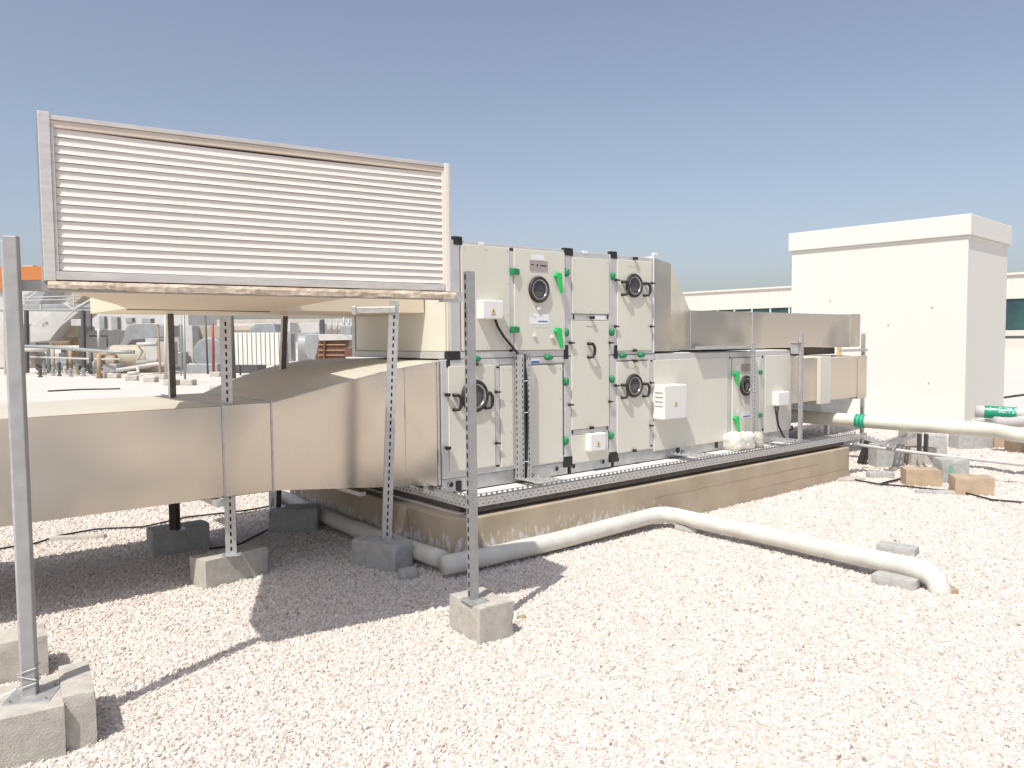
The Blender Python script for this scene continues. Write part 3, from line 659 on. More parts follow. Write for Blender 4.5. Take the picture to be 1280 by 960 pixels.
for k in range(NS):
    zb = zz1-(k+1)*pitch; nseg = 12; xs = [X0+.053+(X1-X0-.098)*i/nseg for i in range(nseg+1)]
    sg = [(.008 if k == 0 else .004 if k == 1 else .0015)*math.sin(math.pi*i/nseg)+random.uniform(-.0005, .0005) for i in range(nseg+1)]
    prof = [(.016, pitch*1.10), (.0075, pitch*1.03), (.002, pitch*.24), (-.001, pitch*.08), (.002, pitch*.05), (.0055, pitch*.20), (.0115, pitch*.97), (.020, pitch*1.04)]
    vs = [(xs[i], y, zb+z-sg[i]) for i in range(nseg+1) for y, z in prof]; n = len(prof)
    fs = [(i*n+j, (i+1)*n+j, (i+1)*n+(j+1) % n, i*n+(j+1) % n) for i in range(nseg) for j in range(n)]+[tuple(range(n)), tuple(reversed(range(nseg*n, nseg*n+n)))]
    b = MB(); b.add(vs, fs); Lp('slat', b, white_l)

PL = thing('intake_plenum', 'cream undersided sheet metal plenum duct and hood behind the louvre above the supply duct', 'air duct', (-1.0, 1.0, 1.83), MA)
MLA = MA.inverted() @ ML
def la(x, y, z): return MLA @ Vector((x, y, z))
b = MB(); b.box(-2.15, .085, .34, 1.57, 1.83, 2.30); obj('plenum_box', b, duct_in, PL, MA, bevel=.004)
# hood between louvre and plenum; the side walls are slightly drawn in
f0 = [la(X0+.004, .362, Z0+.002), la(X1-.35, .362, Z0-.012), la(X1-.35, .362, Z1-.02), la(X0+.004, .362, Z1-.02)]
fm = [Vector((-2.38, -.20, 1.826)), Vector((-1.32, -.15, 1.826)), Vector((-1.32, -.15, 2.36)), Vector((-2.38, -.20, 2.36))]
f1 = [Vector((-2.19, .339, 1.822)), Vector((-1.24, .339, 1.822)), Vector((-1.24, .339, 2.31)), Vector((-2.19, .339, 2.31))]
b = MB(); b.hexa(f0, fm); obj('hood', b, duct_in, PL, MA)
b = MB(); b.hexa([p+Vector((0, .001, 0)) for p in fm], f1); obj('hood', b, duct_in, PL, MA)
b = MB(); b.box(X0+.003, X1-.003, .031, .361, Z0-.006, Z0-.002); obj('louvre_tray', b, duct_in, PL, ML)
b = MB(); b.tube([Vector((-2.19, .336, 1.821)), Vector((-1.7, .37, 1.8245)), Vector((-1.24, .336, 1.821))], .005, 6); obj('joint_seam', b, dark_metal, PL, MA)
# peeling foam tape along the underside of the louvre
b = MB(); nseg = 150; rnd = random.Random(11); vs = []; fs = []
xa, xb = X0+.01, X1+.02
for i in range(nseg+1):
    x = xa+(xb-xa)*i/nseg; q = .006*noise.noise(Vector((x*9, 0, 0))) + .004*noise.noise(Vector((x*31, 3, 0)))
    q2 = .007*noise.noise(Vector((x*12, 5, 0)))+.006*noise.noise(Vector((x*45, 9, 0)))
    q3 = .006*noise.noise(Vector((x*20, 12, 0)))
    lo = 1.815 if x > .35 else 1.822
    vs += [(x, -.022+q, 1.850), (x, -.028+q2, 1.836+q3), (x, -.024+q, lo+q2), (x, .02, lo+.004+q), (x, .02, 1.850)]
for i in range(nseg):
    for k in range(5): fs.append((i*5+k, i*5+(k+1) % 5, (i+1)*5+(k+1) % 5, (i+1)*5+k))
fs += [(4, 3, 2, 1, 0), tuple(range(nseg*5, nseg*5+5))]
b.add(vs, fs); tag(obj('foam_tape', b, foam, None, ML), 'cracked peeling beige foam strip under the bottom edge of the white louvre', 'foam strip')

# ------------------------------------------------------------------ posts and concrete blocks
def rough_block(name, A3, yaw, Lx, Ly, H, m, label, group=None, seed=0, z0=-.02, cat='concrete block', rough=.003, rad=.006, tilt=0):
    """concrete block: front-left ground corner origin centred at A3"""
    n = (max(4, int(Lx/.022)), max(4, int(Ly/.022)), max(4, int(H/.022)))
    vid = {}; vs = []; fs = []
    def vert(i, j, k):
        key = (i, j, k)
        if key in vid: return vid[key]
        p = Vector((-Lx/2+Lx*i/n[0], -Ly/2+Ly*j/n[1], z0+(H-z0)*k/n[2]))
        c = Vector((max(-Lx/2+rad, min(Lx/2-rad, p.x)), max(-Ly/2+rad, min(Ly/2-rad, p.y)), max(z0+rad, min(H-rad, p.z))))
        d = p-c
        if d.length > 1e-6: p = c+d.normalized()*rad
        s = Vector((seed*3.1, seed*1.7, 0))
        nn = noise.noise_vector(p*9+s)*rough*.6+noise.noise_vector(p*45+s)*rough*.5
        e = noise.noise(p*7+s*2)
        ed = sum(1 for a, b_ in ((i, n[0]), (j, n[1]), (k, n[2])) if a in (0, b_))
        if ed >= 2 and e > .10: nn -= (p-Vector((0, 0, H/2))).normalized()*.008*min(1, (e-.10)*5)
        vs.append(p+nn); vid[key] = len(vs)-1; return vid[key]
    for (a, b_, c_) in ((0, 1, 2), (1, 2, 0), (2, 0, 1)):
        for side in (0, n[c_]):
            for i in range(n[a]):
                for j in range(n[b_]):
                    q = []
                    for di, dj in ((0, 0), (1, 0), (1, 1), (0, 1)):
                        k = [0, 0, 0]; k[a] = i+di; k[b_] = j+dj; k[c_] = side; q.append(vert(*k))
                    fs.append(tuple(q) if side else tuple(reversed(q)))
    b = MB(); b.add(vs, fs)
    W = Matrix.Translation(Vector(A3)) @ Matrix.Rotation(yaw, 4, 'Z') @ Matrix.Rotation(tilt, 4, 'X')
    o = obj(name, b, m, None, W, origin=(0, 0, 0), smooth=True)
    if rad < .02: o.data.set_sharp_from_angle(angle=R(38))
    return tag(o, label, cat, group)
def block_px(L_px, C_px, R_px, H, m, label, seed, z0=-.02, name='concrete_block', group='concrete footing blocks', **k):
    """ground pixels of the left, near and right bottom corners seen in the photo"""
    a, c, r = gz(*L_px), gz(*C_px), gz(*R_px)
    ex = r-c; lx = ex.length; d = ex.normalized(); nrm = Vector((-d.y, d.x, 0)); ly = abs((a-c).dot(nrm))
    cen = c+d*lx/2+nrm*ly/2
    return rough_block(name, cen, math.atan2(d.y, d.x), lx, ly, H, m, label, group, seed, z0, **k)
def block_c(cx, cy, yaw, m, label, seed, L_=.40, W_=.20, H=.19, name='concrete_block', group='concrete footing blocks', **k):
    return rough_block(name, (cx, cy, 0), yaw, L_, W_, H, m, label, group, seed, **k)

# yaw of the louvre line and of the unit
YL = math.atan2((P2-P1).y, (P2-P1).x); YA = math.atan2(U.y, U.x)
block_px((551, 788), (600, 807), (643, 795), .195, concrete, 'pale concrete block under the tall slotted post right of the louvre', 1)
rough_block('concrete_block', (-2.00, 3.01, 0), R(33), .38, .34, .20, concrete, 'large pale concrete block under the smooth grey post at the left edge', 'concrete footing blocks', 2)
rough_block('concrete_block', (-1.822, 3.185, 0), R(32), .118, .38, .215, concrete, 'narrow upright concrete block leaning against the block of the left grey post', 'concrete footing blocks', 3, tilt=R(-1))
p = gz(20, 858); block_c(p.x-.10, p.y+.13, R(33), concrete, 'half hidden concrete block standing behind the leftmost post block', 4, .30, .22, .20)
P3 = gz(288, 691, .2); P4 = gz(484, 672, .2)
block_px((251, 727), (258, 738), (335, 717), .19, concrete, 'sunlit concrete block under the slotted post in front of the supply duct', 5)
block_px((455, 701), (494, 717), (517, 708), .19, concrete_g, 'shaded grey concrete block under the leaning slotted post near the plinth corner', 6)
P5 = gz(222, 662, .2); P6 = gz(347, 634, .2)
block_px((182, 691), (191, 697), (263, 685), .2, concrete_g, 'dark shaded concrete block under the supply duct, farther left', 7)
block_c(P6.x+.14, P6.y+.04, R(4), concrete_g, 'dark shaded concrete block under the supply duct beside the white pipe', 8, .40, .22, .2)
p = gz(338, 652); block_c(p.x-.04, p.y+.22, R(20), concrete, 'pale upright slab against the block under the supply duct', 9, .06, .36, .2)

def base_plate(par, c, yaw, s=.075):
    M = Matrix.Translation(Vector(c)) @ Matrix.Rotation(yaw, 4, 'Z')
    b = MB(); b.box(-s, s, -s, s, .0, .006, M); pl_ = obj('base_plate', b, galv, par, MI, bevel=.001)
    b = MB()
    for dx in (-1, 1):
        for dy in (-1, 1): b.lathe(M @ Vector((dx*s*.74, dy*s*.74, .006)), (0, 0, 1), [(.008, 0), (.008, .005), (.004, .005), (.004, .009), (.0005, .009)], 6)
    obj('bolts', b, strut, pl_, MI, kind='stuff')
def slotted_post(name, base, top, yaw, label, m=galv, w=.062, rows=(.5,), second=True, plate=True, group='slotted angle posts', pitch=.05, legdir=1, sl=.028, sw=.011, channel=True, side_m=None, slot_side=False):
    base = Vector(base); top = Vector(top); L_ = (top-base).length; zax = (top-base).normalized()
    x = Vector((math.cos(yaw), math.sin(yaw), 0)); x = (x-zax*x.dot(zax)).normalized(); y = zax.cross(x)
    t = thing(name, label, 'metal post', base, MI, group)
    # plate local: X=length(z), Y=width(x), Z=thickness(-y)
    def MM(o, a, b_, c_): return Matrix(((a.x, b_.x, c_.x, o.x), (a.y, b_.y, c_.y, o.y), (a.z, b_.z, c_.z, o.z), (0, 0, 0, 1)))
    b = MB(); b.perf(L_, w, MM(base, zax, x, zax.cross(x)), pitch, sl, sw, rows); obj('front_flange', b, m, t, MI)
    if second:
        b = MB(); s = base if legdir > 0 else base+x*(w-.0025)
        b.perf(L_, w*.62, MM(s+y*.003, zax, y, zax.cross(y)), pitch, sl, sw, (.5,) if (slot_side or not channel) else ()); obj('side_flange', b, side_m or m, t, MI)
    if channel:
        b = MB(); b.perf(L_, w*.62, MM(base+x*(w-.0025)+y*.003, zax, y, zax.cross(y)), pitch, sl, sw, ()); obj('side_flange', b, m, t, MI)
        b = MB(); b.perf(L_, w, MM(base+y*(w*.62+.004), zax, x, zax.cross(x)), pitch, sl, sw, ()); obj('slot_shade_web', b, dark_metal, t, MI)  # web coloured dark so the slots in front look shaded inside
    if plate: base_plate(t, base+x*w/2-Vector((0, 0, .004)), yaw, .060)
    return t
# post 1: smooth closed strut
t = thing('strut_post', 'tall smooth grey strut post at the left edge holding the louvre crossbar', 'metal post', P1, MI)
zt1 = 2.02
Mp = Matrix.Translation(Vector((P1.x, P1.y, 0))) @ Matrix.Rotation(R(12), 4, 'Z')
b = MB(); b.box(-.022, .027, -.018, .021, .2, zt1, Mp); obj('strut', b, strut, t, MI, bevel=.004)
b = MB(); b.box(-.031, -.0225, -.012, .03, .2, zt1-.02, Mp); obj('edge_lip', b, galv, t, MI, bevel=.001)
base_plate(t, (P1.x+.01, P1.y, .197), R(14), .085)
b = MB()
for k in range(3):
    b.tube([Mp @ Vector((x, y, .245+.03*k+.01*x*30*(-1)**k)) for x, y in ((-.036, -.023), (.031, -.023), (.031, .03), (-.036, .033), (-.036, -.023))], .0018, 5)
b.tube([(P1.x-.03, P1.y-.04, .24), (P1.x-.10, P1.y-.09, .212), (P1.x-.14, P1.y-.10, .208)], .002, 5)
obj('tie_wire', b, galv, t, MI)
# post 2
b2 = Vector((P2.x-.035, P2.y, .2))
slotted_post('slotted_post', b2+Vector((0, 0, 0)), Vector(gz(580, 336, 0)*0)+Vector((b2.x-.002, b2.y, 1.965)), R(32), 'tallest slotted angle post just right of the louvre on a pale block', rows=(), m=strut, sl=.03, sw=.016, pitch=.05, w=.048, side_m=strut, slot_side=True)
P3t = Vector((P3.x-.025, P3.y, 1.775)); slotted_post('slotted_post', (P3.x-.03, P3.y, .19), P3t, R(18), 'slotted angle post standing in front of the supply duct on a sunlit block', w=.068)
p4t = Vector((P4.x+.045, P4.y+.02, 1.885)); slotted_post('slotted_post', (P4.x-.035, P4.y, .19), p4t+Vector((-.0, 0, 0)), R(14), 'leaning slotted angle post before the duct and plinth corner', w=.066)
slotted_post('slotted_post', (P5.x-.02, P5.y, .2), (P5.x-.02, P5.y, 1.82), R(50), 'post behind the supply duct with lit and shaded sides coloured in, farther left', m=mid_dark, side_m=lit_side, w=.045, rows=())
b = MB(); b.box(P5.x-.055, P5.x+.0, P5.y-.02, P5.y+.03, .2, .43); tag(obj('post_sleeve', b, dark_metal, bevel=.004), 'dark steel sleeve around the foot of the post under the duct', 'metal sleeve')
slotted_post('slotted_post', (P6.x-.01, P6.y, .2), (P6.x+.09, P6.y, 1.82), R(50), 'post with lit and shaded sides coloured in, behind the supply duct beside the plinth corner', m=mid_dark, side_m=lit_side, w=.045, rows=())

# crossbars
b = MB(); b.box(.03, 1.96, .022, .062, 1.812, 1.853); b.box(.03, 1.96, .062, .075, 1.849, 1.853)
tag(obj('crossbar', b, strut, None, ML, bevel=.002), 'grey horizontal bar between the two front posts carrying the louvre', 'metal bar')
b = MB(); p = la(1.93, .02, 1.83); b.box(p.x-.07, p.x+.05, p.y-.03, p.y+.02, 1.80, 1.852); tag(obj('crossbar_bracket', b, galv, None, MA, bevel=.004), 'short galvanised bracket fixing the crossbar to the right post', 'bracket')
q0 = atY(443, 388, P4.y+.06); q1 = atY(490, 387, P4.y+.03)
b = MB(); d = (q1-q0); Mq = Matrix.Translation(q0) @ Matrix.Rotation(math.atan2(d.y, d.x), 4, 'Z'); Lq = math.hypot(d.x, d.y)
b.box(0, Lq+.03, -.02, .02, -.022, .022, Mq); b.box(-.012, .02, -.03, .03, -.03, .028, Mq)
tag(obj('bracket_arm', b, galv, None, MI, bevel=.003), 'short galvanised arm sticking left from the top of the leaning post', 'bracket')
b = MB(); b.box(-1.80, -1.74, -.08, 1.45, dz0-.045, dz0-.006); tag(obj('duct_bearer', b, galv, None, MA, bevel=.002), 'galvanised bar crossing beneath the straight supply duct', 'metal bar')
b = MB(); b.box(-.70, -.65, .05, 1.5, .49-.045+.0, .49-.012); tag(obj('duct_bearer', b, galv, None, MA, bevel=.002), 'galvanised bar crossing beneath the tapered duct transition', 'metal bar')

# posts on the right side of the unit
def rpost(x, ytop, ybot, v, label, zb, rz=YA, w=.05, m=galv):
    u, zt = fr(x, ytop, v); q = O+U*(u-w/2)+V*v
    return slotted_post('slotted_post', (q.x, q.y, zb), (q.x, q.y, zt), rz, label, m=m, w=w, rows=(.75,), plate=False, pitch=.045, sl=.022)
rpost(943, 429, 556, -.12, 'slim galvanised slotted post in front of the narrow door at the right of the unit', HP)
rpost(1003.5, 415, 556, -.16, 'slotted post with a bracket at the right end of the air handler', HP)
rpost(1081, 417, 515, .26, 'grey post at the far right end of the return ducts against the white stair house', .0)
u_, z_ = fr(905, 434, -.05); u0_, _ = fr(870, 434, -.05); u1_, _ = fr(943, 434, -.05)
b = MB(); b.box(u0_, u1_-.02, -.09, -.04, z_-.02, z_+.015); b.box(u0_, u1_-.02, -.09, .9, z_-.022, z_-.0201)
tag(obj('duct_bearer', b, galv, None, MA, bevel=.002), 'flat galvanised bearer under the upper return duct on top of the unit', 'metal bar')
u_, z_ = fr(997, 433, -.12)
b = MB(); b.box(u_-.04, u_+.02, -.14, -.05, z_-.09, z_+.04); b.box(u_-.06, u_+.03, -.16, -.03, z_+.04, z_+.055)
tag(obj('clamp_bracket', b, galv, None, MA, bevel=.006), 'chunky galvanised clamp on the post at the right end of the unit', 'bracket')
b = MB(); b.box(6.75, 7.5, .22, .26, 1.40, 1.435); tag(obj('duct_bearer', b, galv, None, MA, bevel=.002), 'short bar from the far grey post under the upper return duct', 'metal bar')

# ------------------------------------------------------------------ perforated cable trays round the plinth top
def tray(name, a, b_, z, w, hf, label, frame=MA, par=None, rows=(.3, .72), side=1, floor_m=None):
    a = Vector(a); b_ = Vector(b_); d = (b_-a); L_ = d.length; x = d.normalized(); n = Vector((-x.y, x.x, 0)) if abs(x.z) < .9 else Vector((0, 1, 0))
    upv = x.cross(n)
    t = par or thing(name, label, 'cable tray', a, frame, 'perforated cable trays')
    def MM(o, p, q, r): return Matrix(((p.x, q.x, r.x, o.x), (p.y, q.y, r.y, o.y), (p.z, q.z, r.z, o.z), (0, 0, 0, 1)))
    m = MB(); m.perf(L_, hf, MM(a, x, upv, x.cross(upv)), .05, .018, .010, rows, .025); obj('side_flange', m, galv, t, frame)
    m = MB(); m.perf(L_, hf, MM(a+n*w, x, upv, x.cross(upv)), .05, .030, .014, (.8,)); obj('side_flange', m, galv, t, frame)
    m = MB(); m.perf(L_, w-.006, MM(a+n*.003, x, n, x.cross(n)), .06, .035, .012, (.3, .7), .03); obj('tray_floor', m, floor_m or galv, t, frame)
    return t
zt = .425
tray('cable_tray', (-.29, -.752, zt), (5.50, -.752, zt), zt, .13, .062, 'long perforated cable tray running along the front edge of the plinth', floor_m=tray_gap_dark)
t2 = tray('cable_tray', (-.295, .62, zt), (-.295, -.752, zt), zt, .13, .062, 'perforated cable tray along the left side of the plinth beneath the duct', floor_m=tray_gap_dark)
# dark strip painted in for the shadow gap and debris under the tray
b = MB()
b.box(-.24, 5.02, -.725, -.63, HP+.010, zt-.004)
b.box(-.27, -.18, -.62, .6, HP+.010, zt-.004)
tag(obj('tray_gap_shade', b, tray_gap_dark, None, MA), 'dark strip standing in for the shadow gap and brown debris under the cable tray', 'shadow strip')
# vertical tray with cables
uc0, uc1 = ux(642, 520), ux(657, 520)
VT = thing('vertical_cable_tray', 'upright perforated cable tray full of black cables climbing the front of the unit', 'cable tray', (uc0, -.03, HP), MA)
def MMv(o, p, q, r): return Matrix(((p.x, q.x, r.x, o.x), (p.y, q.y, r.y, o.y), (p.z, q.z, r.z, o.z), (0, 0, 0, 1)))
Zx = Vector((0, 0, 1)); Xx = Vector((1, 0, 0)); Yx = Vector((0, 1, 0))
ua, ub = uc0+.055, uc1-.05
b = MB(); b.perf(1.07, ua-uc0, MMv(Vector((uc0, -.075, .41)), Zx, Xx, Zx.cross(Xx)), .045, .024, .010, (.75,)); obj('front_lip', b, galv, VT, MA)
b = MB(); b.perf(1.02, uc1-ub, MMv(Vector((ub, -.075, .41)), Zx, Xx, Zx.cross(Xx)), .045, .026, .012, (.5,)); obj('front_lip', b, galv, VT, MA)
b = MB(); b.perf(1.07, .055, MMv(Vector((uc0, -.074, .41)), Zx, Yx, Zx.cross(Yx)), .05, .03, .012, (.5,)); obj('side_flange', b, galv, VT, MA)
b = MB(); b.perf(1.07, .055, MMv(Vector((uc1, -.074, .41)), Zx, Yx, Zx.cross(Yx)), .05, .03, .012, (.5,)); obj('side_flange', b, galv, VT, MA)
b = MB(); b.perf(1.07, uc1-uc0-.006, MMv(Vector((uc0+.003, -.018, .41)), Zx, Xx, Zx.cross(Xx)), .05, .03, .012, (.5,)); obj('tray_floor', b, tray_gap_dark, VT, MA)
cab = MB()
for k in range(4):
    x = ua+.004+k*(ub-ua-.004)/3; yy = -.050-.014*(k % 2)
    cab.tube([(x, yy, .43), (x+.010*math.sin(k*2), yy-.012, .62), (x-.008*math.cos(k), yy-.012, .85), (x+.006*math.sin(k*5), yy-.012, 1.1), (x, yy-.01, 1.3), (x-.004*k, yy, 1.44)], .0085, 8)
tag(obj('cable_bundle', cab, black_rubber, None, MA, smooth=True), 'bundle of black cables inside the upright cable tray', 'cables')
b = MB()
for z in (.56, .98, 1.25): b.box(ua-.008, ub+.008, -.086, -.083, z, z+.007)
tag(obj('cable_ties', b, white_p, None, MA), 'pale ties holding the black cable bundle', 'cable ties')
# cross tray from the upright to the front tray, and two more further right
tray('cable_tray', (uc1+.03, -.02, .415), (uc1+.03, -.57, .415), .415, -.17, .03, 'short perforated tray crossing the plinth top at the foot of the upright cables', rows=(.5,))
ug, _ = fr(850, 573, -.2); tray('cable_tray', (2.98, -.03, .42), (2.98, -.57, .42), .42, -.16, .03, 'short perforated tray crossing the plinth top before the wide panel', rows=(.5,))
tray('cable_tray', (4.62, -.03, .42), (4.62, -.57, .42), .42, -.16, .03, 'short perforated tray crossing the plinth top near the right end of the unit', rows=(.5,))
# right hand end of the trays
e1 = Vector(uvz(1076, 546, .44)); e2 = Vector(uvz(1108, 559, .34)); e3 = Vector(uvz(1145, 546, .34))
tray('cable_tray', e1+Vector((0, 0, -.02)), e2, .4, .10, .05, 'perforated tray dropping off the right end of the plinth')
tray('cable_tray', e2+Vector((.02, -.02, 0)), e3, .3, .10, .05, 'perforated tray heading right from the plinth towards the cream pipe')
q = gz(1083, 583); slotted_post('slotted_prop', (q.x-.05, q.y+.1, 0.02), (q.x+.06, q.y+.1, .36), R(0), 'dark slotted leg propping the tray off the right end of the plinth', m=dark_metal, w=.09, plate=False, rows=(.5,), group='tray supports')

# black cable from the junction box down to the tray
pts = [(fr(619, 399, -.05)[0], -.05, fr(619, 399, -.05)[1])]
for x, y, v in ((622, 408, -.055), (630, 421, -.06), (640, 433, -.06), (648, 443, -.055), (652, 452, -.05), (653, 466, -.05)): pts.append((fr(x, y, v)[0], v, fr(x, y, v)[1]))
b = MB(); b.tube(pts, .011, 10); tag(obj('black_cable', b, black_rubber, None, MA, smooth=True), 'black cable curving from the upper junction box to the upright tray', 'cable')
pts = [(fr(x, y, v)[0], v, fr(x, y, v)[1]) for x, y, v in ((971, 508, -.07), (971, 520, -.08), (973, 532, -.09), (979, 545, -.10), (985, 551, -.12))]
b = MB(); b.tube(pts, [.028, .014, .012, .012, .012], 10); tag(obj('black_cable', b, black_rubber, None, MA, smooth=True), 'black cable hanging from the junction box at the right end of the unit', 'cable')
# white lump with gravel on the plinth top
u, v, _ = uvz(933, 563, HP)
o = rough_block('plaster_lump', O+U*u+V*(v+.10)+Vector((0, 0, HP)), YA, .36, .24, .19, pipe_w, 'rounded white plaster lump lying on the plinth before the narrow door', None, 31, z0=0, cat='plaster lump', rough=.030, rad=.06)
o = rough_block('rubble_stone', O+U*(u+.27)+V*(v+.06)+Vector((0, 0, HP)), YA+.5, .17, .18, .17, concrete, 'rough pebbly stone beside the white plaster lump on the plinth', None, 33, z0=0, cat='stone', rough=.03, rad=.05)

# ------------------------------------------------------------------ condensate drain pipe round the plinth
def wpipe(name, pts, r, m, label, n=20, cat='pipe', sub=6, wob=.0):
    P = [Vector(p) for p in pts]; out = []
    for i in range(len(P)-1):
        L_ = (P[i+1]-P[i]).length; k = max(2, int(L_/.12))
        for j in range(k): out.append(P[i].lerp(P[i+1], j/k))
    out.append(P[-1])
    # round the corners
    for _ in range(2): out = [out[0]]+[(out[i-1]+out[i]*2+out[i+1])/4 for i in range(1, len(out)-1)]+[out[-1]]
    rr = [r*(1+wob*noise.noise(Vector((i*.35, len(pts), 0)))) for i in range(len(out))]
    b = MB(); b.tube(out, rr, n); return tag(obj(name, b, m, smooth=True), label, cat)
def wu(u, v, z): return O+U*u+V*v+Vector((0, 0, z))
c6 = gz(1177, 738, .02)-Vector((0, 0, .07))
wpipe('drain_pipe', [wu(-.50, 1.95, .13), wu(-.49, 1.2, .10), wu(-.50, .35, .085), wu(-.50, -.30, .09), wu(-.49, -.72, .095)], .064, pipe_w, 'lumpy white lagged pipe running under the duct along the left side of the plinth', wob=.16)
DP = wpipe('drain_pipe', [wu(-.56, -.83, .09), wu(-.40, -.845, .09), wu(.5, -.845, .085), wu(1.0, -.85, .10), wu(1.72, -.85, .115), wu(1.69, -1.25, .11), gz(935, 664, .11), gz(1010, 681, .105), gz(1080, 697, .11), gz(1152, 711, .115), gz(1174, 722, .09), c6], .066, pipe_w, 'white lagged drain pipe along the plinth front bending out across the gravel', wob=.10)
b = MB(); q = c6; b.box(q.x-.02, q.x+.10, q.y-.02, q.y+.09, -.01, .035); tag(obj('roof_drain', b, y_tan, bevel=.008), 'small dark drain outlet at the end of the white pipe', 'drain')
def slab(x, y, yaw, L_, W_, H, m, label, seed, grp='flat slabs by the drain pipe'):
    p = gz(x, y); return rough_block('flat_slab', (p.x, p.y, 0), yaw, L_, W_, H, m, label, grp, seed, cat='concrete slab', rad=.01)
slab(861, 664, R(-38), .20, .13, .055, concrete_g, 'flat grey slab propping the white pipe near the plinth', 41)
slab(1120, 731, R(-40), .27, .15, .065, concrete_g, 'flat grey slab under the far end of the white drain pipe', 42)
slab(1122, 690, R(-40), .27, .15, .055, concrete_g, 'flat grey slab lying behind the white drain pipe', 43)
o = rough_block('rubble_stone', gz(510, 722), .4, .13, .10, .07, concrete_g, 'broken grey lump of concrete beside the shaded block', None, 51, cat='stone', rough=.02, rad=.03)
o = rough_block('rubble_stone', gz(652, 773), .2, .05, .03, .02, y_tan, 'small brown stone on the gravel right of the pale block', None, 52, cat='stone', rough=.008, rad=.008)
slab(98, 674, R(10), .42, .07, .035, concrete, 'thin pale strip of concrete lying on the gravel beneath the duct', 44, None)

# cables on the ground
def gcable(pts, r, label, m=black_rubber):
    P = [gz(x, y, .02) for x, y in pts]; out = []
    for i in range(len(P)-1):
        k = max(2, int((P[i+1]-P[i]).length/.08))
        for j in range(k):
            q = P[i].lerp(P[i+1], j/k); w = noise.noise(Vector((q.x*3, q.y*3, 1)))
            out.append(q+Vector((w*.015, w*.02, w*.006)))
    out.append(P[-1]); b = MB(); b.tube(out, r, 8); tag(obj('ground_cable', b, m, smooth=True), label, 'cable', 'cables lying on the gravel')
gcable([(-60, 692), (0, 686), (45, 679), (75, 669), (120, 662), (180, 658), (235, 646), (280, 642), (330, 634), (350, 630)], .008, 'thin dark cable lying on the gravel beneath the supply duct')
gcable([(262, 686), (300, 680), (335, 662)], .008, 'thin dark cable between the blocks under the supply duct')
gcable([(1055, 596), (1075, 601), (1100, 605), (1140, 609), (1200, 615), (1240, 624), (1300, 630)], .009, 'thin dark cable on the gravel before the tan blocks')
gcable([(1100, 605), (1118, 601), (1134, 595)], .012, 'short loose cable end joining the cable before the tan blocks')
b = MB(); b.tube([gz(1073, 556, .30), gz(1100, 560, .28), gz(1180, 570, .24), gz(1300, 583, .22)], .020, 10)
tag(obj('thin_conduit', b, pipe_g, smooth=True), 'thin grey conduit running right from the plinth end above the blocks', 'conduit')

# ------------------------------------------------------------------ pipes at the right
def wA(u, v, z): return O+U*u+V*v+Vector((0, 0, z))
pcr = .092
pa = gz(985, 519, .52); pb = gz(1016, 522, .52); pc = gz(1240, 537, .50); pe = gz(1275, 545, .48)
CP = wpipe('cream_pipe', [pa, pb, gz(1100, 528, .515), gz(1180, 533.5, .51), pc, pe, gz(1330, 541, .46)], .086, pipe_c, 'thick cream lagged pipe crossing before the white stair house', wob=.015)
def band(p, q, r, m, name, label):
    b = MB(); b.tube([p, q], r, 24, caps=False); return tag(obj(name, b, m, smooth=True), label, 'pipe marking')
dd = (gz(1100, 528, .515)-pb).normalized()
def at_x(a, b_, x):
    for k in range(400):
        q_ = a.lerp(b_, k/400-.2); w_ = q_-CAMP; 
        if 640+FPX*w_.dot(rt)/w_.dot(fw) >= x: return q_
    return b_
q = at_x(pb, gz(1100, 528, .515), 1077)
band(q-dd*.07, q+dd*.055, .0895, green_w, 'green_band', 'green band wrapped round the cream pipe')
for k in (-.03, .018): band(q+dd*(k-.004), q+dd*(k+.008), .0905, mat('pale_green_%s' % ('line' if k < 0 else 'stripe'), (.10, .55, .33), .4), 'band_stripe', 'pale stripe across the green band on the cream pipe, %s one' % ('left' if k < 0 else 'right'))
# second pipe with green text label
s0 = atY(1219, 514, 11.3); s1 = atY(1262, 516.5, 11.1); s2 = atY(1300, 518, 11.0)
wpipe('grey_pipe', [s0, s1, s2], .088, pipe_g, 'grey lagged pipe at the right edge carrying the green arrow label', wob=.02)
d2 = (s1-s0).normalized(); ga = s0+d2*.11; gb = s0+d2*.50
band(ga, gb, .0915, green_w, 'green_label', 'green label with white arrow and lettering round the grey pipe')
vs, fs = text_polys('SUPPLY', .13)
def on_pipe(vs, start, rad, a0):
    upz = Vector((0, 0, 1)); upz = (upz-d2*upz.dot(d2)).normalized(); out_ = -upz.cross(d2)*-1
    toc = (CAMP-s0); toc = (toc-d2*toc.dot(d2)-upz*toc.dot(upz)).normalized()
    r_ = []
    for x, y, z in vs:
        a = a0+y/rad; r_.append(start+d2*x+(upz*math.sin(a)+toc*math.cos(a))*rad)
    return r_
b = MB(); b.add(on_pipe([(x*.55, y, z) for x, y, z in vs], ga+d2*.17, .0935, R(5)), fs)
vs2 = [(0, .03, 0), (.05, .065, 0), (.05, .04, 0), (.12, .04, 0), (.12, .02, 0), (.05, .02, 0), (.05, -.005, 0)]
b.add(on_pipe(vs2, ga+d2*.03, .0935, R(14)), [(0, 6, 1), (2, 5, 4, 3)]); b.add(on_pipe([(x*.55, y*.6, z) for x, y, z in vs], ga+d2*.17, .0935, R(-62)), fs)
lt = tag(obj('pipe_lettering', b, lpaint), 'white arrow and SUPPLY lettering on the green pipe label', 'lettering')
wpipe('grey_pipe', [atY(1244, 527, 10.8), atY(1262, 530, 10.6), atY(1282, 526, 10.4), atY(1310, 520, 10.3)], .075, pipe_g, 'bent grey pipe looping beneath the labelled pipe at the right edge', wob=.02)
